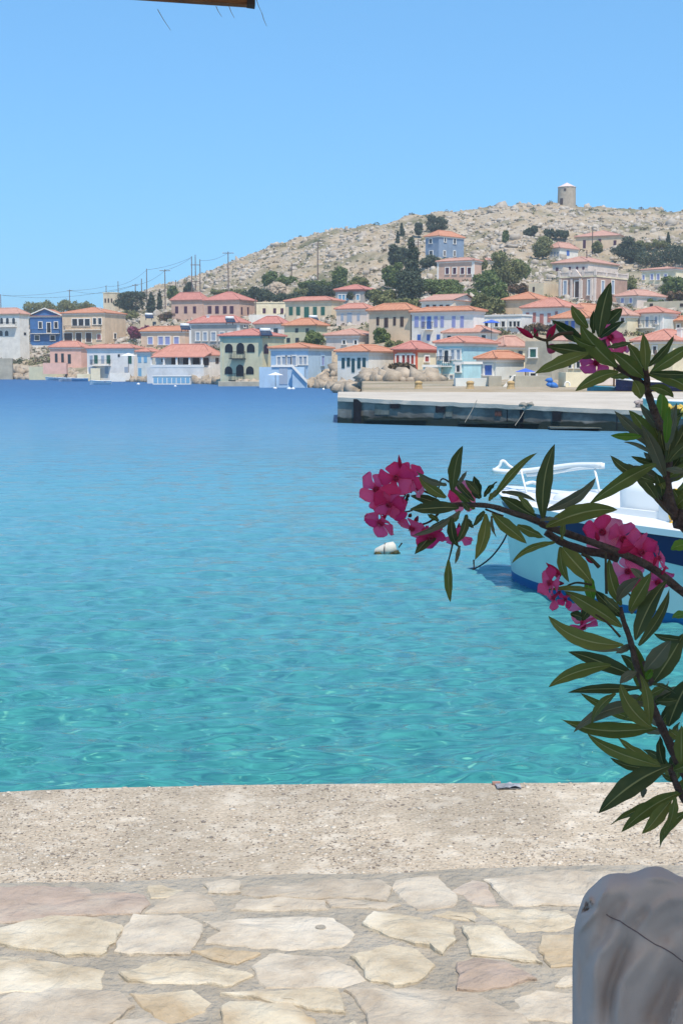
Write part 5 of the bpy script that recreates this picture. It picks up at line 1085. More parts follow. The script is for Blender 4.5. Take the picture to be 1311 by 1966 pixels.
# litter at the quay edge
mat('foil', (0.20,0.20,0.21), 0.5, (0.42,0.41,0.42), 40, metal=.1); mat('foil_red', (0.42,0.24,0.19), 0.6)
g = G(975, 1511, QZ); lt = thing('crushed_wrapper', 'small crushed silver-grey wrapper lying at the edge of the quay', 'litter', (g.x, g.y, QZ), .05)
b = MB(); k = g.y/F; vv = []; 
for i in range(9):
    for j in range(4): vv.append(((i-4)*6*k, (j-1.5)*.016, .003+abs(mnoise.noise((i*.9, j*1.3, 5)))*.014))
b.add(vv, [(i*4+j, i*4+4+j, i*4+5+j, i*4+1+j) for i in range(8) for j in range(3)]); b.add([(p[0],p[1],.001) for p in vv], [(i*4+j+1, i*4+5+j, i*4+4+j, i*4+j) for i in range(8) for j in range(3)])
ob('wrapper', b.mesh('wrapper','foil'), lt); ob('flap', MB().box(-28*k,.026,.0,-12*k,.04,.008).mesh('flap','foil_red'), lt)

# ---------------------------------------------------------------- oleander
def leaf_material(name, c_dark, c_light, c_rib, trans):
    m = bpy.data.materials.new(name); m.use_nodes = True; MATS[name] = m; nt = m.node_tree; n = nt.nodes; l = nt.links; b = n['Principled BSDF']
    uv = n.new('ShaderNodeUVMap'); s = n.new('ShaderNodeSeparateXYZ'); l.new(uv.outputs[0], s.inputs[0])
    oi = n.new('ShaderNodeObjectInfo')
    mx = n.new('ShaderNodeMix'); mx.data_type = 'RGBA'; l.new(oi.outputs['Random'], mx.inputs[0]); mx.inputs[6].default_value = (*c_dark,1); mx.inputs[7].default_value = (*c_light,1)
    a = n.new('ShaderNodeMath'); a.operation = 'SUBTRACT'; l.new(s.outputs['X'], a.inputs[0]); a.inputs[1].default_value = .5
    ab = n.new('ShaderNodeMath'); ab.operation = 'ABSOLUTE'; l.new(a.outputs[0], ab.inputs[0])
    mr = n.new('ShaderNodeMapRange'); l.new(ab.outputs[0], mr.inputs[0]); mr.inputs[1].default_value = .022; mr.inputs[2].default_value = .05; mr.inputs[3].default_value = 1; mr.inputs[4].default_value = 0
    # side veins slanting from the midrib
    vv = n.new('ShaderNodeMath'); vv.operation = 'MULTIPLY_ADD'; l.new(ab.outputs[0], vv.inputs[0]); vv.inputs[1].default_value = -.35; l.new(s.outputs['Y'], vv.inputs[2])
    sn = n.new('ShaderNodeMath'); sn.operation = 'MULTIPLY'; l.new(vv.outputs[0], sn.inputs[0]); sn.inputs[1].default_value = 260; si = n.new('ShaderNodeMath'); si.operation = 'SINE'; l.new(sn.outputs[0], si.inputs[0])
    vm = n.new('ShaderNodeMapRange'); l.new(si.outputs[0], vm.inputs[0]); vm.inputs[1].default_value = -1; vm.inputs[3].default_value = .82; vm.inputs[4].default_value = 1.12
    m2 = n.new('ShaderNodeMix'); m2.data_type = 'RGBA'; m2.blend_type = 'MULTIPLY'; m2.inputs[0].default_value = 1; l.new(mx.outputs[2], m2.inputs[6])
    cb = n.new('ShaderNodeCombineXYZ'); [l.new(vm.outputs[0], cb.inputs[k]) for k in range(3)]; l.new(cb.outputs[0], m2.inputs[7])
    tc = n.new('ShaderNodeTexCoord'); no = n.new('ShaderNodeTexNoise'); no.inputs['Scale'].default_value = 60; no.inputs['Detail'].default_value = 4; l.new(tc.outputs['Object'], no.inputs['Vector'])
    m4 = n.new('ShaderNodeMix'); m4.data_type = 'RGBA'; nr_ = n.new('ShaderNodeMapRange'); l.new(no.outputs['Fac'], nr_.inputs[0]); nr_.inputs[1].default_value = .45; nr_.inputs[2].default_value = .75; nr_.inputs[4].default_value = .5
    l.new(nr_.outputs[0], m4.inputs[0]); l.new(m2.outputs[2], m4.inputs[6]); m4.inputs[7].default_value = (c_light[0]*1.2, c_light[1]*1.05, c_light[2]*.9, 1)
    m3 = n.new('ShaderNodeMix'); m3.data_type = 'RGBA'; l.new(mr.outputs[0], m3.inputs[0]); l.new(m4.outputs[2], m3.inputs[6]); m3.inputs[7].default_value = (*c_rib,1)
    l.new(m3.outputs[2], b.inputs['Base Color']); b.inputs['Roughness'].default_value = .5; b.inputs['Specular IOR Level'].default_value = .35
    tr = n.new('ShaderNodeBsdfTranslucent'); l.new(m3.outputs[2], tr.inputs[0]); ms = n.new('ShaderNodeMixShader'); ms.inputs[0].default_value = trans
    l.new(b.outputs[0], ms.inputs[1]); l.new(tr.outputs[0], ms.inputs[2]); l.new(ms.outputs[0], n['Material Output'].inputs[0])
leaf_material('oleander_dark', (0.042,0.066,0.022), (0.090,0.115,0.036), (0.30,0.30,0.13), .25)
leaf_material('oleander_olive', (0.12,0.15,0.032), (0.18,0.20,0.05), (0.36,0.36,0.15), .4)
leaf_material('oleander_bright', (0.10,0.22,0.02), (0.14,0.26,0.03), (0.24,0.34,0.08), .4)
leaf_material('oleander_grey', (0.13,0.14,0.085), (0.17,0.17,0.11), (0.28,0.26,0.17), .22)
mat('oleander_bark', (0.085,0.05,0.045), 0.8, (0.14,0.10,0.085), 60, .8, 120); mat('oleander_twig', (0.05,0.05,0.025), 0.7, (0.09,0.05,0.03), 40); mat('calyx', (0.20,0.02,0.045), 0.6)
def petal_material(name, c1, c2, trans=.35):
    m = mat(name, c1, .55, c2, 45, 0, spec=.3, detail=4); nt = m.node_tree; n = nt.nodes; l = nt.links; b = n['Principled BSDF']; src = b.inputs['Base Color'].links[0].from_socket
    uv = n.new('ShaderNodeUVMap'); s = n.new('ShaderNodeSeparateXYZ'); l.new(uv.outputs[0], s.inputs[0]); mr = n.new('ShaderNodeMapRange'); l.new(s.outputs['Y'], mr.inputs[0]); mr.inputs[1].default_value = .0; mr.inputs[2].default_value = .45
    w = n.new('ShaderNodeTexWave'); w.bands_direction = 'X'; w.inputs['Scale'].default_value = 4.2; w.inputs['Distortion'].default_value = 1.2; l.new(uv.outputs[0], w.inputs[0]); wr = n.new('ShaderNodeMapRange'); l.new(w.outputs['Fac'], wr.inputs[0]); wr.inputs[3].default_value = .86; wr.inputs[4].default_value = 1.08
    mx = n.new('ShaderNodeMix'); mx.data_type = 'RGBA'; l.new(mr.outputs[0], mx.inputs[0]); mx.inputs[6].default_value = (c1[0]*.88,c1[1]*.7,c1[2]*.75,1); l.new(src, mx.inputs[7])
    m2 = n.new('ShaderNodeMix'); m2.data_type = 'RGBA'; m2.blend_type = 'MULTIPLY'; m2.inputs[0].default_value = 1; l.new(mx.outputs[2], m2.inputs[6]); cb = n.new('ShaderNodeCombineXYZ'); [l.new(wr.outputs[0], cb.inputs[k]) for k in range(3)]; l.new(cb.outputs[0], m2.inputs[7])
    l.new(m2.outputs[2], b.inputs['Base Color']); tr = n.new('ShaderNodeBsdfTranslucent'); l.new(m2.outputs[2], tr.inputs[0]); ms = n.new('ShaderNodeMixShader'); ms.inputs[0].default_value = trans
    l.new(b.outputs[0], ms.inputs[1]); l.new(tr.outputs[0], ms.inputs[2]); l.new(ms.outputs[0], n['Material Output'].inputs[0])
petal_material('petal_pink', (0.84,0.075,0.25), (0.92,0.17,0.38), .5); petal_material('petal_deep', (0.72,0.03,0.16), (0.82,0.07,0.25), .5); petal_material('petal_light', (0.86,0.20,0.38), (0.92,0.32,0.48), .5)
OG = G(1500, 1500, QZ)
ole = thing('oleander', 'pink flowering oleander shrub with long dark leaves reaching in from the right', 'shrub', (0.95, 1.62, QZ))
bpy.context.view_layer.update()
OM = Vector((0.95, 1.62, QZ))
ZA, ZB, ZC, ZD, ZE_, ZG = ((660,840),3.856), ((940,840),3.534), ((960,540),3.735), ((1000,1180),4.215), ((1180,560),7.565), ((1200,740),7.56)
def conv(z, x, y): return z[0][0]+x/z[1], z[0][1]+y/z[1]
def make_leaf(z, bx, by, tx, ty, w, bow=0, m='dark', y0=1.5, dy=None, roll=None, fold=.18):
    w = w*1.0
    if m == 'dark' and rng.random() < .28: m = 'olive'
    bx, by = conv(z, bx, by); tx, ty = conv(z, tx, ty); w = w/z[1]; bow = bow/z[1]
    Lp = math.hypot(tx-bx, ty-by); dy = rng.uniform(-.03,.02) if dy is None else dy
    nx, ny = -(ty-by)/Lp, (tx-bx)/Lp
    mx_, my_ = (bx+tx)/2+nx*bow*2, (by+ty)/2+ny*bow*2
    A, M, B = P(bx,by,y0), P(mx_,my_,y0+dy*.35-.004), P(tx,ty,y0+dy)
    roll = rng.uniform(-.5,.5) if roll is None else roll
    k = y0/F; Wm = w*k/max(.75, math.cos(roll)); NL = 16; v = []; f = []; uv = []; prev = None
    ph = rng.uniform(0,6.28); tw = rng.uniform(-.7,.7); hook = rng.uniform(-.06,.06)*Lp/F*y0
    for i in range(NL+1):
        t = i/NL; p = A*(1-t)**2+M*2*t*(1-t)+B*t*t; T = ((M-A)*(1-t)+(B-M)*t).normalized()
        view = (p-Vector((0,0,CAMZ))).normalized(); S = T.cross(view).normalized(); N_ = S.cross(T).normalized()
        p = p + S*hook*t**4*2 - N_*abs(hook)*t**3; a = roll+tw*t; S2 = S*math.cos(a)+N_*math.sin(a); N2 = N_*math.cos(a)-S*math.sin(a)
        s = (math.sin(math.pi*min(1,max(0,(t-.035)/.965))**.86)**.80) if t > .035 else 0
        if t > .97: s *= .55
        hw = Wm/2*s + .0011*(1 if t < .12 else max(0,(.3-t)))
        hw *= 1+.04*math.sin(t*23+ph)
        for j, c in enumerate((-1,-.55,-.08,0,.08,.55,1)):
            lift = abs(c)*hw*fold - (.0006 if abs(c) < .03 else 0) + math.sin(t*17+ph+c*2)*.0006*abs(c)
            v.append(p + S2*(c*hw) - N2*lift - OM); uv.append((.5+c*.5, t))
    for i in range(NL):
        for j in range(6): q = i*7+j; f.append((q, q+1, q+8, q+7))
    me = newmesh('leaf', v, f, 'oleander_'+m, True, uv); return ob('leaf', me, ole)
LV = [
(ZA,800,400,840,45,88,0,'dark'),(ZA,755,445,545,300,78,-6,'dark'),(ZA,735,492,510,412,74,-8,'dark'),(ZA,850,520,494,562,98,18,'dark'),(ZA,860,545,495,730,52,-26,'grey'),(ZA,742,608,530,872,92,4,'dark'),(ZA,760,350,535,250,50,-22,'grey'),(ZA,965,470,785,270,58,-10,'dark'),(ZA,965,532,790,355,56,6,'olive'),(ZA,842,350,902,242,34,6,'grey'),(ZA,1010,450,960,285,92,-14,'dark'),(ZA,1048,565,962,905,92,-30,'olive'),(ZA,775,905,772,1216,62,2,'olive'),(ZA,855,800,830,937,32,0,'grey'),(ZA,800,590,825,815,72,14,'dark'),(ZA,905,570,832,790,62,-18,'dark'),(ZA,1040,545,960,660,48,4,'dark'),(ZA,1095,580,1132,732,26,16,'grey'),(ZA,1040,440,1132,325,48,-14,'dark'),(ZA,850,560,800,640,40,0,'dark'),(ZA,1000,420,905,310,60,0,'dark'),(ZA,900,600,960,670,44,0,'dark'),(ZA,930,540,870,480,46,3,'dark'),(ZA,1075,470,1130,390,40,-4,'dark'),(ZA,700,620,620,560,44,2,'olive'),
(ZB,25,405,300,80,58,-8,'olive'),(ZB,362,560,432,40,108,-30,'dark'),(ZB,385,492,738,290,78,26,'grey'),(ZB,380,608,862,474,112,-30,'olive'),(ZB,315,540,80,380,88,-12,'dark'),(ZB,80,370,315,416,36,-10,'grey'),(ZB,300,512,190,380,48,-4,'olive'),(ZB,15,512,265,696,92,14,'olive'),(ZB,185,595,375,665,74,8,'dark'),(ZB,440,712,130,822,48,20,'olive'),(ZB,478,740,520,982,58,14,'olive'),(ZB,490,745,715,965,128,14,'olive'),(ZB,487,695,532,478,48,-6,'olive'),(ZB,700,1110,640,900,92,-4,'bright'),(ZB,720,1040,390,1020,38,8,'olive'),(ZB,895,1285,500,1040,112,10,'dark'),(ZB,885,1215,700,1040,84,0,'dark'),(ZB,905,1405,360,1243,112,-48,'dark'),(ZB,900,1440,488,1382,50,-14,'grey'),(ZB,985,1375,1192,960,122,-18,'dark'),(ZB,1008,1412,1252,1050,80,12,'dark'),(ZB,865,1110,1028,972,84,-34,'grey'),(ZB,945,1180,1110,925,100,-8,'olive'),(ZB,955,1195,1105,1005,40,0,'grey'),(ZB,890,1140,785,825,88,-12,'olive'),(ZB,1345,730,1225,760,82,12,'bright'),(ZB,1345,1200,1235,1228,64,8,'bright'),(ZB,1120,300,795,150,84,-14,'dark'),(ZB,340,560,470,545,30,0,'grey'),(ZB,700,1120,620,1230,70,0,'dark'),(ZB,880,1180,760,1080,70,0,'dark'),(ZB,1040,960,960,880,50,0,'grey'),(ZB,545,1200,640,1240,60,-10,'dark'),
(ZC,705,400,785,5,112,-12,'dark'),(ZC,628,335,500,183,76,-4,'dark'),(ZC,668,375,660,205,50,0,'dark'),(ZC,765,305,880,203,78,-6,'dark'),(ZC,715,405,895,292,62,-10,'dark'),(ZC,610,440,363,283,86,-6,'dark'),(ZC,835,615,548,322,132,-10,'dark'),(ZC,725,548,328,500,98,24,'dark'),(ZC,630,515,248,682,98,14,'olive'),(ZC,845,650,543,802,88,30,'olive'),(ZC,940,682,775,702,48,12,'olive'),(ZC,770,472,948,430,44,6,'dark'),(ZC,1030,692,812,478,104,-6,'olive'),(ZC,1035,645,905,440,88,2,'olive'),(ZC,1042,640,1035,378,78,0,'olive'),(ZC,1055,610,1255,398,62,10,'dark'),(ZC,1070,660,1400,462,86,-12,'dark'),(ZC,1070,655,1420,660,58,10,'dark'),(ZC,1058,668,1420,800,96,-30,'olive'),(ZC,1070,760,1242,832,74,-22,'olive'),(ZC,955,715,1012,842,88,-8,'olive'),(ZC,1150,1010,1165,780,104,0,'bright'),(ZC,1010,1110,790,1105,56,-6,'bright'),(ZC,1075,1190,812,930,80,6,'grey'),(ZC,1125,1225,935,912,92,8,'olive'),(ZC,1095,1240,888,1128,30,6,'grey'),(ZC,1185,1410,1040,1010,92,-6,'grey'),(ZC,1175,1180,1080,950,70,-14,'olive'),(ZC,1190,1210,1292,885,74,-12,'grey'),(ZC,1200,1255,1350,1000,84,12,'dark'),(ZC,1190,1160,1195,900,66,0,'bright'),(ZC,1205,1295,1360,1150,78,-10,'dark'),(ZC,1160,1425,920,1300,74,-8,'grey'),(ZC,1115,1310,635,1615,118,26,'olive'),(ZC,1130,1580,920,1305,84,12,'dark'),(ZC,1115,1312,940,1250,44,-8,'dark'),(ZC,1140,1395,1172,1495,58,4,'olive'),(ZC,1200,1405,1350,1290,62,8,'olive'),(ZC,1235,1490,1300,1650,94,-12,'dark'),(ZC,1160,1540,1120,1370,70,4,'dark'),(ZC,1180,1380,1080,1180,74,4,'dark'),(ZC,1190,1350,1330,1380,50,-8,'grey'),(ZC,1190,1300,1230,1050,64,4,'dark'),(ZC,1130,1460,1060,1350,50,0,'dark'),(ZC,680,470,500,400,50,-10,'olive'),(ZC,1180,1250,1130,1020,60,0,'dark'),
(ZD,935,495,412,252,122,-18,'dark'),(ZD,725,408,203,562,112,26,'dark'),(ZD,965,592,385,568,78,-16,'dark'),(ZD,965,870,470,640,78,-14,'olive'),(ZD,765,640,552,872,80,24,'olive'),(ZD,985,562,895,220,122,12,'olive'),(ZD,1058,915,775,565,140,-34,'olive'),(ZD,1025,718,400,912,104,46,'grey'),(ZD,1092,918,308,928,142,-22,'olive'),(ZD,1125,1225,488,1012,112,-10,'olive'),(ZD,1135,1232,768,998,84,-14,'dark'),(ZD,1102,1242,708,1200,74,-12,'dark'),(ZD,1212,1220,655,1632,172,60,'dark'),(ZD,1300,1435,818,1772,118,44,'olive'),(ZD,1185,1500,722,1700,78,22,'olive'),(ZD,1212,1505,1010,1800,112,14,'olive'),(ZD,1350,1590,1088,1852,86,28,'olive'),(ZD,1245,1475,1180,1790,84,-8,'olive'),(ZD,1000,1385,985,1485,52,4,'grey'),(ZD,1058,562,1318,150,150,8,'dark'),(ZD,995,455,1190,195,132,14,'grey'),(ZD,1190,905,1380,500,160,-16,'dark'),(ZD,1350,200,1055,170,64,-12,'dark'),(ZD,1260,690,1085,702,70,-10,'dark'),(ZD,935,465,790,550,72,10,'grey'),(ZD,1155,1225,1095,975,92,-8,'dark'),(ZD,1290,1210,1285,895,122,6,'olive'),(ZD,1250,1350,1125,1288,42,-6,'dark'),(ZD,1060,560,1250,640,40,-16,'dark'),(ZD,1300,1000,1190,930,72,-8,'dark'),(ZD,900,240,770,330,60,6,'grey'),(ZD,1040,900,1000,480,90,6,'olive'),(ZD,1230,1260,1400,1180,90,8,'dark'),(ZD,1245,1420,1400,1380,90,8,'olive'),(ZD,1010,520,1060,440,60,0,'bright'),(ZD,1000,620,830,860,60,-10,'olive')]
for i, lf in enumerate(LV):
    z = lf[0]; y0 = {id(ZA):1.46,id(ZB):1.50,id(ZC):1.56,id(ZD):1.52}[id(z)] + ((i*37) % 11 - 5)*.007
    make_leaf(*lf[:7], m=lf[7], y0=y0)
SPINES = [(ZC,[(1192,1470),(1195,1350),(1175,1200),(1150,1060)],26),(ZD,[(1240,1120),(1160,960),(1060,740),(990,580),(930,400)],22),(ZB,[(1250,560),(1200,400),(1195,200)],12),(ZD,[(1300,1480),(1240,1340),(1200,1230)],8)]
for z_, sp__, cnt_ in SPINES:
    for q_ in range(cnt_):
        t_ = rng.uniform(0, len(sp__)-1.001); i_ = int(t_); bx_ = sp__[i_][0]+(sp__[i_+1][0]-sp__[i_][0])*(t_-i_); by_ = sp__[i_][1]+(sp__[i_+1][1]-sp__[i_][1])*(t_-i_)
        an_ = R(-90)+rng.uniform(R(18), R(75))*(1 if rng.random() < .72 else -1); ln_ = rng.uniform(42, 66)*z_[1]
        make_leaf(z_, bx_, by_, bx_+math.cos(an_)*ln_, by_+math.sin(an_)*ln_, rng.uniform(15,24)*z_[1], rng.uniform(-10,10), m=random.choice(['dark','dark','olive','olive','grey']), y0=1.60+rng.uniform(-.02,.05))
def branch(z, pts, r0, r1, y0=1.5, m='oleander_bark', name='branch', y1=None):
    q = [P(*conv(z, x, y), y0+((y1 or y0)-y0)*i/(len(pts)-1))-OM for i, (x, y) in enumerate(pts)]; s = smooth_path(q, 5); n = len(s)
    rads = [(r0+(r1-r0)*i/(n-1))*(1+.06*math.sin(i*1.7)) for i in range(n)]
    return ob(name, MB().tube(s, rads, 9).mesh(name, m, True), ole)
branch(ZB, [(1700,1290),(1500,1170),(1310,1050),(1090,880),(800,750),(400,608),(320,565),(150,510),(0,465),(-180,455),(-290,455)], .0056, .0022, 1.55, y1=1.46)
branch(ZB, [(870,820),(770,790),(650,768),(490,712),(380,640)], .0052, .0042, 1.53)
branch(ZC, [(1260,1700),(1195,1480),(1200,1250),(1150,1050),(1090,900),(1055,800),(980,700),(830,610),(770,530),(735,420)], .0060, .0028, 1.57)
branch(ZC, [(1060,800),(1048,690),(1038,620)], .0042, .0030, 1.565)
branch(ZB, [(1480,760),(1310,610),(1230,500),(1190,400),(1200,150)], .0048, .0040, 1.575)
branch(ZB, [(1240,500),(1150,430),(1120,400)], .0026, .0018, 1.575)
branch(ZD, [(1560,1700),(1311,1260),(1250,1150),(1160,960),(1060,740),(990,580),(930,400),(880,200),(830,60),(800,-60)], .0062, .0026, 1.53)
branch(ZD, [(1480,1660),(1320,1500),(1240,1340),(1200,1220)], .0045, .0035, 1.53)
branch(ZD, [(1060,560),(1030,480),(990,380)], .0030, .0024, 1.52)
for z, pts, r_ in ((ZB,[(790,1060),(785,900),(785,780)],.0016),(ZB,[(690,1000),(600,985),(550,995),(520,1010)],.0013),(ZA,[(500,410),(470,390),(440,460)],.0010),(ZA,[(575,490),(500,540),(438,552)],.0011),(ZA,[(805,780),(790,850),(775,905)],.0011),(ZA,[(960,905),(962,980)],.0009),(ZA,[(780,330),(720,310),(690,440)],.0010),(ZC,[(520,370),(420,380),(350,420),(290,415),(240,390)],.0020),(ZC,[(345,480),(335,430),(360,380)],.0014),(ZC,[(240,395),(270,350)],.0012),(ZA,[(1045,530),(1120,560),(1180,580)],.0012),(ZA,[(430,780),(405,815)],.0008),(ZB,[(1100,1110),(1000,1110),(940,1060)],.0014),(ZB,[(740,880),(680,820),(620,790)],.0022),(ZA,[(690,440),(600,400),(500,380)],.0014),(ZA,[(700,560),(640,620),(560,650)],.0014),(ZD,[(800,180),(690,60),(600,0)],.0014),(ZC,[(1110,1560),(1180,1640),(1230,1680)],.0016)):
    branch(z, pts, r_, r_*.75, 1.49, 'oleander_twig', 'twig')
for z, x, y, a in ((ZA,462,455,0),(ZA,487,575,0),(ZA,470,430,0)): ob('old_calyx', MB().tube([P(*conv(z,x-8,y-6),1.48)-OM, P(*conv(z,x,y),1.48)-OM, P(*conv(z,x+12,y+12),1.48)-OM],[.0010,.0030,.0012],7).mesh('old_calyx','oleander_twig',True), ole)
# trunk and limbs outside the picture
tr = MB()
tr.tube(smooth_path([(0,0,-.05),(.02,0,.4),(-.02,-.02,.75),(-.14,-.05,1.0)]), .018, 9)
ob('trunk', tr.mesh('trunk','oleander_bark',True), ole)
for end, y0 in ((conv(ZB,1700,1290),1.55),(conv(ZC,1260,1700),1.57),(conv(ZB,1480,760),1.575),(conv(ZD,1560,1700),1.53),(conv(ZD,1480,1660),1.53)):
    e_ = P(end[0], end[1], y0)-OM; zc = min(.95, max(.3, e_.z-.2)); 
    ob('limb', MB().tube(smooth_path([(0,0,zc-.2),(e_.x*.35,0,zc+(e_.z-zc)*.3),(e_.x*.8,e_.y*.8,zc+(e_.z-zc)*.85),tuple(e_)]), [.012]*13 , 8).mesh('limb','oleander_bark',True), ole)
# flowers: five broad petals around a narrow throat
def petal_mesh(m, seed):
    r = np.random.default_rng(seed); v = []; f = []; uv = []; NU, NV = 8, 10; tw = .30; cup = r.uniform(-.1,.45)
    for i in range(NV+1):
        t = i/NV; w = (.13+.47*math.sin(min(1, t*1.02)**1.3*math.pi*.56)**1.5)*(1 if t < .62 else math.sqrt(max(0.0, 1-((t-.62)/.38)**2.2))*.86+.14)
        for j in range(NU+1):
            c = j/NU*2-1; x = c*w*(1.0 + .0*c) + .12*t*t; y = .08+t*.95 + .05*c*t - .10*abs(c)**3*t
            x += c*.035*math.sin(t*9+seed*1.3+c*3); z = .10*(1-t)**2*-1 + cup*t*t*.5 - .16*c*c*w*2*(1-t*.5) + .035*math.sin(c*5+seed)*t*t + .05*t*t*math.sin(t*6+seed*2)
            v.append((x, y, z)); uv.append((j/NU, t))
    for i in range(NV):
        for j in range(NU): q = i*(NU+1)+j; f.append((q, q+1, q+NU+2, q+NU+1))
    return newmesh('petal', v, f, m, True, uv)
PM = {m: [petal_mesh(m, s) for s in range(6)] for m in ('petal_pink','petal_deep','petal_light')}
fl_n = [0]
def flower(z, x, y, r, normal, m='petal_pink', y0=1.46, npet=5, spin=None, squash=None, stemto=None):
    fl_n[0] += 1; cx, cy = conv(z, x, y); p = P(cx, cy, y0); R_ = r/z[1]*y0/F
    o = ob('flower', None, ole, p-OM); nv = Vector(normal).normalized(); q = nv.to_track_quat('Z','Y'); sp = rng.uniform(0,6.28) if spin is None else spin
    o.rotation_mode = 'QUATERNION'; o.rotation_quaternion = q @ Euler((0,0,sp)).to_quaternion(); o.scale = (R_,R_,R_)
    for k in range(npet):
        pt = ob('petal', random.choice(PM[m if random.random() < .7 else random.choice(['petal_pink','petal_deep'])]), o); pt.rotation_euler = Euler((rng.uniform(-.50,.30), rng.uniform(-.30,.30), 2*math.pi*k/5+rng.uniform(-.1,.1)), 'XYZ')
        s = rng.uniform(.92,1.08); pt.scale = (s, s, 1)
    t = MB().tube([(0,0,.0),(0,0,-.25),(0,0,-.7),(0,0,-1.0)], [.2,.15,.09,.07], 9); ob('throat', t.mesh('throat','petal_pink',True), o)
    s = MB()
    for k in range(10): a = k*.628; s.tube([(.10*math.cos(a),.10*math.sin(a),0),(.15*math.cos(a+.2),.15*math.sin(a+.2),.16)],[.03,.012],4)
    ob('corona', s.mesh('corona','petal_light',True), o)
    cx_ = MB()
    for k in range(5): a = k*1.257; cx_.tube([(0,0,-1.05),(.09*math.cos(a),.09*math.sin(a),-.8),(.14*math.cos(a),.14*math.sin(a),-.62)],[.05,.05,.01],4)
    ob('calyx', cx_.mesh('calyx','calyx',True), o)
    return o
flower(ZA,385,300,132,(-.1,-1,.15),'petal_deep',1.445,spin=.3); flower(ZA,235,385,132,(-.55,-.8,-.05),'petal_pink',1.46,spin=.9); flower(ZA,330,500,125,(-.35,-.75,-.35),'petal_pink',1.45,spin=2.2)
flower(ZA,265,640,135,(-.5,-.35,-.75),'petal_pink',1.465,spin=.2); flower(ZA,500,680,125,(-.35,-.55,-.6),'petal_pink',1.47,spin=.7); flower(ZA,640,740,118,(.2,-.7,-.55),'petal_deep',1.475,spin=1.0)
flower(ZA,505,295,112,(.4,-.6,.4),'petal_deep',1.465,spin=.5); flower(ZA,400,540,112,(.3,-.6,-.6),'petal_deep',1.462,spin=.1); flower(ZA,880,440,115,(.4,-.8,.1),'petal_light',1.56); flower(ZA,845,740,112,(-.1,-.5,-.8),'petal_pink',1.54); flower(ZA,940,400,90,(.5,-.7,.3),'petal_light',1.57); flower(ZA,545,380,70,(.6,-.5,.1),'petal_light',1.48)
flower(ZB,760,640,138,(-.4,-.75,.2),'petal_light',1.54,spin=.4); flower(ZB,905,690,130,(.1,-.85,.1),'petal_pink',1.53,spin=1.1); flower(ZB,1030,780,135,(.35,-.8,-.1),'petal_pink',1.52,spin=.3); flower(ZB,1150,815,90,(.8,-.5,.35),'petal_pink',1.53,spin=.9)
flower(ZB,935,910,120,(-.2,-.9,-.1),'petal_light',1.58,spin=.2); flower(ZB,1140,985,120,(.2,-.8,-.4),'petal_pink',1.575,spin=.6); flower(ZB,400,985,112,(-.85,-.35,.1),'petal_pink',1.49,spin=.0,npet=5); flower(ZB,425,1090,85,(-.7,-.5,-.5),'petal_pink',1.50,spin=.6,npet=3)
flower(ZB,510,1100,62,(-.3,-.6,-.4),'petal_deep',1.51,npet=4); flower(ZB,640,1180,105,(0,-.7,-.6),'petal_light',1.57,spin=.4); flower(ZB,630,1290,118,(0,-.45,-.85),'petal_pink',1.57,spin=.6); flower(ZB,1000,1010,80,(-.2,-.8,-.3),'petal_light',1.585)
flower(ZC,790,400,135,(.35,-.8,.15),'petal_pink',1.60,spin=.2); flower(ZC,685,590,112,(-.1,-.7,-.6),'petal_pink',1.60,spin=.1); flower(ZC,870,500,60,(.5,-.7,-.2),'petal_light',1.61,npet=4)
def bud(z, x0, y0_, x1, y1_, r, m='petal_deep', d_=1.5):
    a, b_ = P(*conv(z,x0,y0_),d_)-OM, P(*conv(z,x1,y1_),d_)-OM; pts = [a.lerp(b_, t/8) for t in range(9)]; k = d_/F/z[1]
    ob('bud', MB().tube(pts, [k*r*max(.08, math.sin(math.pi*min(1,t/8*.95+.08))**.8*(1-.25*t/8)) for t in range(9)], 9).mesh('bud', m, True), ole)
bud(ZC,235,405,112,325,24,d_=1.55); bud(ZC,268,405,238,328,16,d_=1.55); bud(ZC,335,412,398,305,30,d_=1.56); bud(ZC,395,500,330,460,44,'petal_light',1.57); bud(ZB,480,940,380,850,26,'petal_deep',1.5); bud(ZB,470,960,420,870,20,'petal_light',1.5); bud(ZB,870,780,985,735,26,'petal_deep',1.5); bud(ZB,1110,870,1130,800,14,'petal_deep',1.5); bud(ZB,1165,930,1195,870,12,'petal_pink',1.52); bud(ZA,420,230,405,125,16,'petal_deep',1.45); bud(ZB,735,700,715,640,20,'petal_deep',1.5); bud(ZB,700,850,640,800,20,'petal_deep',1.51)

# ---------------------------------------------------------------- chair with a loose cloth cover
m = mat('cover_cloth', (0.58,0.48,0.44), 0.9, (0.52,0.43,0.40), 14, 0, spec=.12); n = m.node_tree.nodes; l = m.node_tree.links; tc = n.new('ShaderNodeTexCoord')
nb = n.new('ShaderNodeTexNoise'); nb.inputs['Scale'].default_value = 700; nb.inputs['Detail'].default_value = 2; l.new(tc.outputs['Object'], nb.inputs['Vector']); bp = n.new('ShaderNodeBump'); bp.inputs['Distance'].default_value = .0006; bp.inputs['Strength'].default_value = .7; l.new(nb.outputs['Fac'], bp.inputs['Height']); l.new(bp.outputs[0], n['Principled BSDF'].inputs['Normal'])
CY = 1.30
chair = thing('covered_chair', 'chair back under a loose pale grey-mauve cloth cover with a diagonal seam', 'chair', (P(1500,1800,CY).x, CY+.05, QZ))
CM = Vector(chair.location)
topx = [1098,1100,1104,1112,1119,1128,1140,1155,1168,1185,1205,1222,1238,1255,1268,1283,1300,1330,1400,1600,1850,1950,1985,2000]
topy = [1860,1790,1768,1742,1722,1709,1698,1684,1678,1676,1677,1673,1666,1663,1664,1671,1681,1690,1692,1688,1690,1720,1780,1860]
def topf(x): return float(np.interp(x, topx, topy))
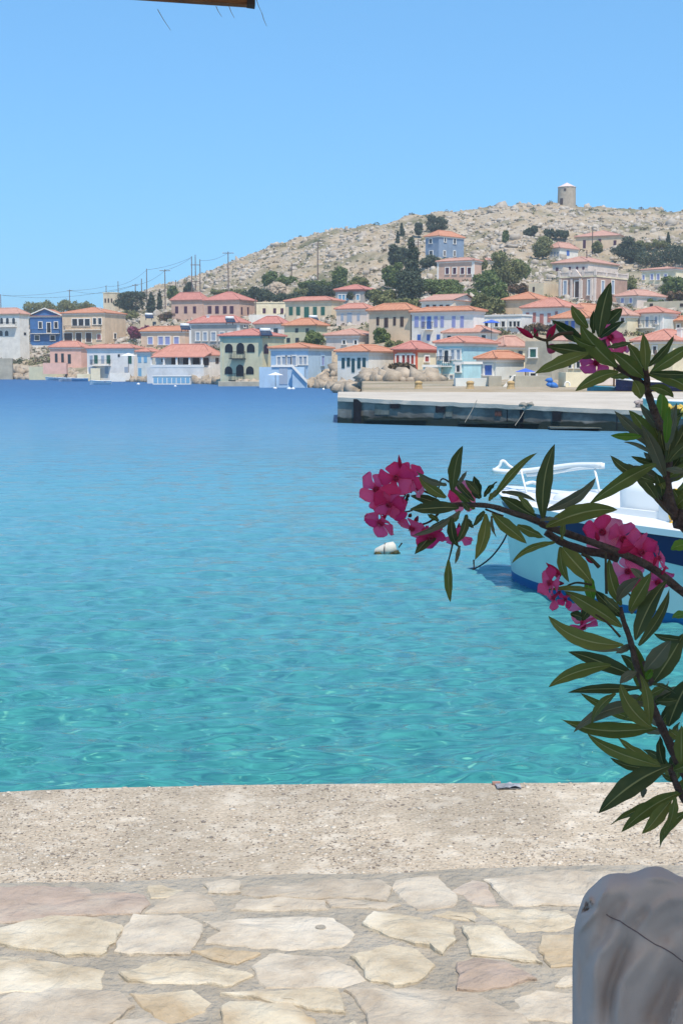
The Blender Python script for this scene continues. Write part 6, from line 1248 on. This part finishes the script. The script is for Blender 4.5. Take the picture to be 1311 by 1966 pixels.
def crease(x, y, pts, wd, amp):
    """smooth valley or ridge along a polyline in the cloth"""
    best = 1e9; tt = 0
    for i in range(len(pts)-1):
        ax_, ay_ = pts[i]; bx_, by_ = pts[i+1]; dx, dy = bx_-ax_, by_-ay_; t = max(0, min(1, ((x-ax_)*dx+(y-ay_)*dy)/(dx*dx+dy*dy))); d_ = math.hypot(x-ax_-dx*t, y-ay_-dy*t)
        if d_ < best: best = d_; tt = (i+t)/(len(pts)-1)
    return 1.1*amp*math.exp(-(best/(wd*1.05))**2)*min(1, 3*tt+.25)*min(1, 3*(1-tt)+.25)
def z5(pts): return [(1080+x/5.675, 1640+y/5.675) for x, y in pts]
FOLDS = [(z5([(385,600),(300,700),(180,830)]),5,.010),(z5([(370,590),(430,460),(480,380)]),5,.010),(z5([(310,590),(270,440)]),4,.009),(z5([(240,500),(300,580),(200,620)]),4.5,-.014),
(z5([(760,800),(620,1100),(500,1500),(470,1900)]),13,-.016),(z5([(1311,1150),(1150,1400),(1000,1700),(920,1950)]),20,-.020),(z5([(1000,960),(820,1180),(640,1400),(600,1700),(620,2000)]),14,.012),(z5([(1311,1500),(1230,1650),(1170,1850),(1150,2000)]),6,.014),
(z5([(560,900),(380,1100),(330,1250),(330,1600)]),10,.010),(z5([(1311,470),(1150,500),(1000,600),(900,750)]),9,.008),(z5([(1250,950),(1120,1100),(900,1500)]),14,.008),(z5([(500,550),(440,900),(250,1250),(230,1700)]),14,-.008),(z5([(900,250),(1100,270),(1311,310)]),6,.005),(z5([(1311,700),(1150,800),(1000,960)]),12,-.007),(z5([(700,420),(560,600),(440,760)]),12,-.007),(z5([(180,900),(190,1300),(200,1900)]),7,-.006),(z5([(740,520),(700,640),(640,760)]),8,.005),(z5([(960,560),(820,700),(700,820)]),9,-.006)]
NXC, NYC = 150, 130
def cover_pt(u, w, side_):
    """u across 0..1, w down 0..1; side_ -1 faces the camera"""
    x = 1098+902*(u**1.35 if u < .5 else u**1.35); x = min(x, 2000)
    y0_ = topf(x); y = y0_+(2420-y0_)*w**1.25
    dl = min(x-1098+.01, 2000-x+.01, 60)/60; dt = min(y-y0_, 46)/46
    e = min(dl, 1); e2 = min(dt, 1); bulge = (1-(1-e)**2.2)**.5*(1-(1-e2)**2.0)**.5
    th = .045
    if side_ < 0:
        dd = CY+.05-th*bulge - (sum(crease(x, y, p_, w_, a_) for p_, w_, a_ in FOLDS) if x < 1420 else 0)*min(1,bulge*1.3) - .010*math.sin(x*.021+1.2+y*.004)*bulge*min(1,(y-y0_)/120)
    else: dd = CY+.05+th*bulge
    return P(x, y, dd)-CM
v = []; f = []; NXT = NXC+1
for s in (-1, 1):
    for j in range(NYC+1):
        for i in range(NXC+1): v.append(cover_pt(i/NXC, j/NYC, s))
o2 = NXT*(NYC+1)
for j in range(NYC):
    for i in range(NXC):
        a = j*NXT+i; f.append((a, a+NXT, a+NXT+1, a+1)); a += o2; f.append((a, a+1, a+NXT+1, a+NXT))
ob('cover', newmesh('cover', v, f, 'cover_cloth', True), chair)
mat('seam_thread', (0.22,0.16,0.17), .9)
sp = z5([(470,655),(520,690),(620,730),(700,785),(800,845),(900,915),(1000,980),(1080,1015),(1190,1080),(1311,1175),(1500,1330)])
def front_pt(x, y):
    dd = CY+.05-.045-(sum(crease(x, y, p_, w_, a_) for p_, w_, a_ in FOLDS)) - .010*math.sin(x*.021+1.2+y*.004)*min(1,(y-topf(x))/120)
    return P(x, y, dd-.0004)-CM
sp2 = []
for i in range(len(sp)-1):
    for t in range(6): sp2.append((sp[i][0]+(sp[i+1][0]-sp[i][0])*t/6, sp[i][1]+(sp[i+1][1]-sp[i][1])*t/6))
ob('seam', MB().tube([front_pt(x, y) for x, y in sp2], .0006, 5).mesh('seam','seam_thread',True), chair)
mat('chair_wood', (0.18,0.10,0.055), .6)
for sx in (.02, .40):
    for sy in (0, -.42): ob('leg', MB().box(sx-.02-CM.x+P(1098,1800,CY).x, sy-.02, 0, sx+.02-CM.x+P(1098,1800,CY).x, sy+.02, .44).mesh('leg','chair_wood'), chair)
ob('seat', MB().box(P(1098,1800,CY).x-CM.x, -.44, .44, P(1098,1800,CY).x-CM.x+.42, -.06, .50).mesh('seat','cover_cloth'), chair)

# ---------------------------------------------------------------- terrace shade with an added canvas that passes soft light
mat('awning_wood', (0.36,0.15,0.06), .75, (0.20,0.08,0.035), 9, .4, 30, stretch=(2,2,14)); mat('awning_dark', (0.06,0.045,0.045), .8); mat('reed', (0.42,0.33,0.20), .9, (0.30,0.22,0.13), 20)
aw = thing('terrace_shade', 'brown wooden edge board of a terrace shade with added canvas cut by the top edge', 'awning', (0,0,QZ))
A_ = P(481, 12, 1.56); B_ = P(-700, -68, 1.50); dirv = (B_-A_).normalized(); up_ = Vector((0,0,1)); nrm = dirv.cross(up_).normalized()
def beam(a, b_, w, h, name, m):
    d_ = (b_-a).normalized(); n_ = d_.cross(Vector((0,0,1))).normalized()*w/2; u = Vector((0,0,h)); o = Vector((0,0,QZ))
    v = [a-n_-o, a+n_-o, b_+n_-o, b_-n_-o]; v += [p+u for p in v]
    return ob(name, newmesh(name, v, [(0,3,2,1),(4,5,6,7),(0,1,5,4),(1,2,6,5),(2,3,7,6),(3,0,4,7)], m), aw)
beam(A_, B_, .014, .12, 'beam', 'awning_wood'); beam(A_-dirv*.005+Vector((0,0,-.0005)), A_+dirv*.004+Vector((0,0,0)), .018, .1225, 'end_board', 'awning_dark')
Z2 = 3.15
for i in range(9): x = -1.3+i*.62; beam(Vector((x,-2.2,Z2)), Vector((x,1.48,Z2)), .06, .10, 'rafter', 'awning_wood')
beam(Vector((-1.45,1.38,Z2-.14)), Vector((4.1,1.38,Z2-.14)), .08, .13, 'beam', 'awning_wood'); beam(Vector((-1.45,-2.0,Z2-.14)), Vector((4.1,-2.0,Z2-.14)), .08, .13, 'beam', 'awning_wood')
for (x, y) in ((-1.42,-2.0),(4.05,-2.0),(4.05,1.38),(-1.42,1.38)): beam(Vector((x,y,QZ)), Vector((x,y+.0001,QZ)), .09, Z2-.14-QZ, 'post', 'awning_wood') if False else ob('post', MB().box(x-.045,y-.045,0,x+.045,y+.045,Z2-.14-QZ-.002).mesh('post','awning_wood'), aw)
# the hanging front board is carried by two straps
for t in (.25, .62): q = A_+(B_-A_)*t; ob('strap', MB().tube([q-Vector((0,0,QZ))+Vector((0,0,.15)), Vector((q.x, 1.40, Z2-QZ))], .008, 6).mesh('strap','awning_dark'), aw)
m = mat('fill_light_canvas', (0.72,0.62,0.48), .9, (0.66,0.56,0.43), 8, translucent=.62)  # translucent cloth added to give chair and oleander a soft fill light
v = []; f = []; nx, ny = 40, 24
for i in range(nx+1):
    for j in range(ny+1):
        x = -1.5+5.7*i/nx; y = -2.3+3.80*j/ny; v.append((x, y, Z2+.112-QZ-.035*abs(math.sin(math.pi*(x+1.3)/.62))*1.0+.01*math.sin(y*5)))
for i in range(nx):
    for j in range(ny): a = i*(ny+1)+j; f.append((a, a+ny+1, a+ny+2, a+1))
ob('canopy', newmesh('canopy', v, f, 'fill_light_canvas', True), aw)  # added canvas, there for the soft fill light
hs = MB()
for (x0,y0_,x1,y1_) in ((303,18,328,58),(492,-2,503,25),(503,25,512,50),(415,12,426,32),(440,12,450,34)): hs.tube([P(x0,y0_,1.55)-Vector((0,0,QZ)), P((x0+x1)/2-1,(y0_+y1_)/2,1.55)-Vector((0,0,QZ)), P(x1,y1_,1.55)-Vector((0,0,QZ))], [.0004,.0003,.0002], 4)
s = ob('loose_straw', hs.mesh('loose_straw','reed'), aw)

# ---------------------------------------------------------------- air
m = bpy.data.materials.new('haze'); m.use_nodes = True; n = m.node_tree.nodes; n.remove(n['Principled BSDF'])
pv_ = n.new('ShaderNodeVolumePrincipled'); pv_.inputs['Density'].default_value = 0.0004; pv_.inputs['Color'].default_value = (.93,.96,1,1); pv_.inputs['Anisotropy'].default_value = 0.2
m.node_tree.links.new(pv_.outputs[0], n['Material Output'].inputs['Volume'])
hz = ob('haze', MB().box(-2600,-30,-5,2600,1700,64).mesh('haze', m), kind='stuff')
